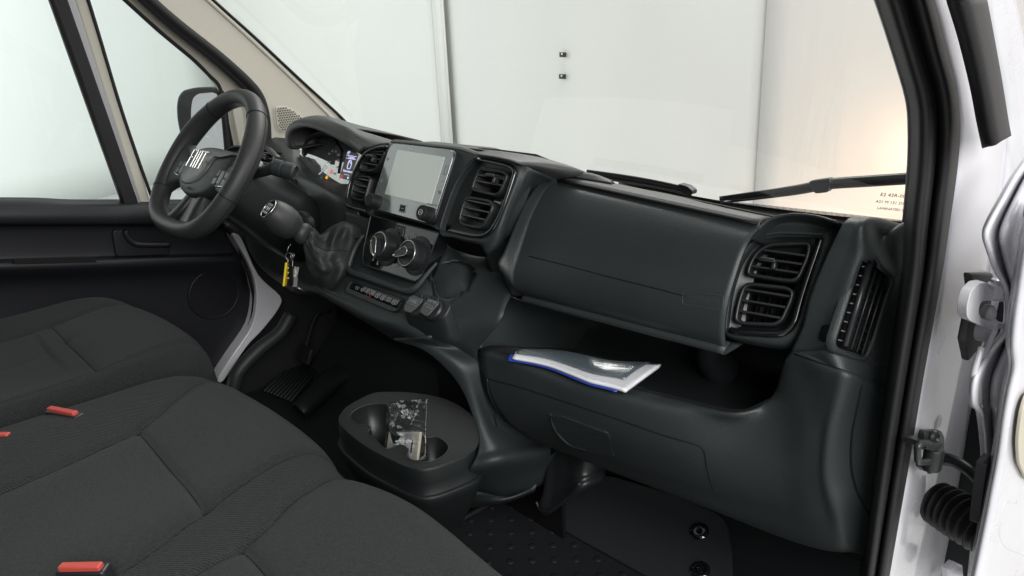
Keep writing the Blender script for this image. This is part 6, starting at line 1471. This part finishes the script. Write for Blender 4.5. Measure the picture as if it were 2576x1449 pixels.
line_on('pressed_edge', bds, [c8(*p) for p in ((862, 1085), (820, 1080), (800, 1095), (782, 1170), (778, 1240), (800, 1290), (850, 1320), (905, 1342))], .0035, WHT, pdoor, lift=.0005)
line_on('pressed_edge', bds, [c8(*p) for p in ((905, 545), (870, 620), (855, 780), (862, 900), (905, 985))], .003, WHT, pdoor, lift=.0005)
# dark gap behind the hinge, hinge bracket, bolt
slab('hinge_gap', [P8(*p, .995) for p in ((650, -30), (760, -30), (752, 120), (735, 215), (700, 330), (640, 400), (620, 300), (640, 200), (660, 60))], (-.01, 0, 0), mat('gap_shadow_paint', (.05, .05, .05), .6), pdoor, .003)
hg = [(725, 12), (688, 20), (648, 60), (630, 130), (630, 182), (645, 202), (700, 228), (740, 236), (812, 242), (816, 214), (725, 198), (698, 186), (688, 165), (690, 128), (706, 106), (740, 104), (812, 108), (816, 72), (742, 42)]
hgb = slab('hinge', roundpoly([P8(*p, 1.012) for p in hg], .006, 3), V((-.012, .004, 0)), WHT, pdoor, .003, 3)
lathe('hinge_bolt', P8(766, 50, 1.010), (0, 0, 1), [(.010, -.01), (.010, .008), (.006, .010), (.006, .014), (.002, .015)], WHT, hgb, 20)
lathe('hinge_nut', P8(712, 165, 1.0), (1, -.2, 0), [(.013, 0), (.013, .008), (.008, .012), (.002, .013)], WHT, hgb, 16)
lathe('hinge_stop', P8(700, 235, 1.0), (1, -.2, 0), [(.018, 0), (.016, .012), (.010, .016), (.002, .018)], WHT, hgb, 24)
# torx bolt on the flange and upper stud
lathe('bolt', P8(785, 605, 1.022), (1, -.3, .1), [(.017, 0), (.016, .004), (.010, .007), (.009, .004), (.003, .004)], GRY, pdoor, 24)
lathe('bolt', PX(*c7(955, 1065), 1.03), (1, -.3, .1), [(.020, 0), (.019, .006), (.014, .010), (.012, .006), (.003, .006)], GRY, pdoor, 24)
# door check strap
ck = slab('check_strap', roundpoly([P8(*p, .975) for p in ((425, 740), (505, 738), (522, 775), (518, 832), (425, 838), (418, 790))], .008), (-.008, 0, 0), SAT, pdoor, .002, 3)
fck = Fr(P8(460, 850, .985), (0, 1, 0), (1, 0, 0))
slab('strap_bracket', roundpoly([P8(*p, .972) for p in ((412, 890), (505, 890), (505, 930), (480, 942), (425, 938), (408, 920))], .006), (-.008, 0, 0), SAT, ck, .002, 3)
lathe('strap_roller', P8(458, 905, .985), (0, 0, 1), [(.011, -.006), (.0125, -.002), (.0125, .022), (.011, .026), (.004, .026)], SAT, ck, 24)
slab('strap_clamp', roundpoly([P8(*p, .99) for p in ((430, 800), (515, 800), (515, 825), (470, 840), (430, 830))], .004), (-.03, 0, 0), SAT, ck, .002, 3)
tube('strap_loop', [P8(*p, .992) for p in ((440, 800), (405, 800), (390, 815), (388, 850), (392, 885), (412, 892), (440, 888))], .0045, SAT, ck, n=8)
lathe('strap_bolt', P8(463, 772, .977), (1, 0, 0), [(.012, 0), (.011, .004), (.007, .006), (.006, .003), (.002, .003)], SAT, ck, 20)
lathe('strap_bolt', P8(447, 918, .974), (1, 0, 0), [(.009, 0), (.008, .004), (.002, .005)], SAT, ck, 20)
ya = P8(500, 872, .975).y; ar = [PY(*c8(*p), ya - .008 * k) for k, p in enumerate(((490, 872), (560, 885), (630, 925), (690, 975), (745, 1020)))]
tube('strap_arm', ar, [.010, .0085, .008, .009, .010], SAT, ck, n=12, flat=1)
# dark recess where the arm enters the door
slab('door_slot', roundpoly([P8(*p, 1.046) for p in ((762, 860), (725, 905), (712, 1000), (700, 1100), (690, 1195), (720, 1195), (745, 1050), (775, 900))], .004), (-.012, 0, 0), mat('slot_rubber', (.008, .008, .012), .5), pdoor, .001)
# corrugated wiring boot
yb = P8(478, 1085, .965).y; b0, b1, b2, b3 = [PY(*c8(*p), yb - .012 * k) for k, p in enumerate(((478, 1088), (560, 1135), (645, 1190), (745, 1262)))]
Q = spline([b0, b1, b2, b3], 30); NQ = len(Q); rgs = []
for i, p in enumerate(Q):
    Tn = (Q[min(i + 1, NQ - 1)] - Q[max(i - 1, 0)]).normalized(); a = (V((0, 0, 1)) - Tn * Tn.z).normalized(); b = Tn.cross(a)
    t = i / (NQ - 1); r = .029 + .0048 * math.sin(t * 2 * math.pi * 7.5) + .003 * math.sin(t * math.pi) - .001 * t
    if i < 4: r *= (.86, .95, 1, 1)[i]
    rgs.append([p + (a * math.cos(x) + b * math.sin(x)) * r for x in [2 * math.pi * k / 36 for k in range(36)]])
rings('bellows', rgs, RUB, pdoor, cap0=True, cap1=True, n=36)
# bolt and clip at the foot of the pillar
lathe('pillar_nut', P8(545, 1420, .985), (.8, -.4, .3), [(.018, 0), (.018, .010), (.014, .014), (.004, .015)], WHT, pdoor, 6)
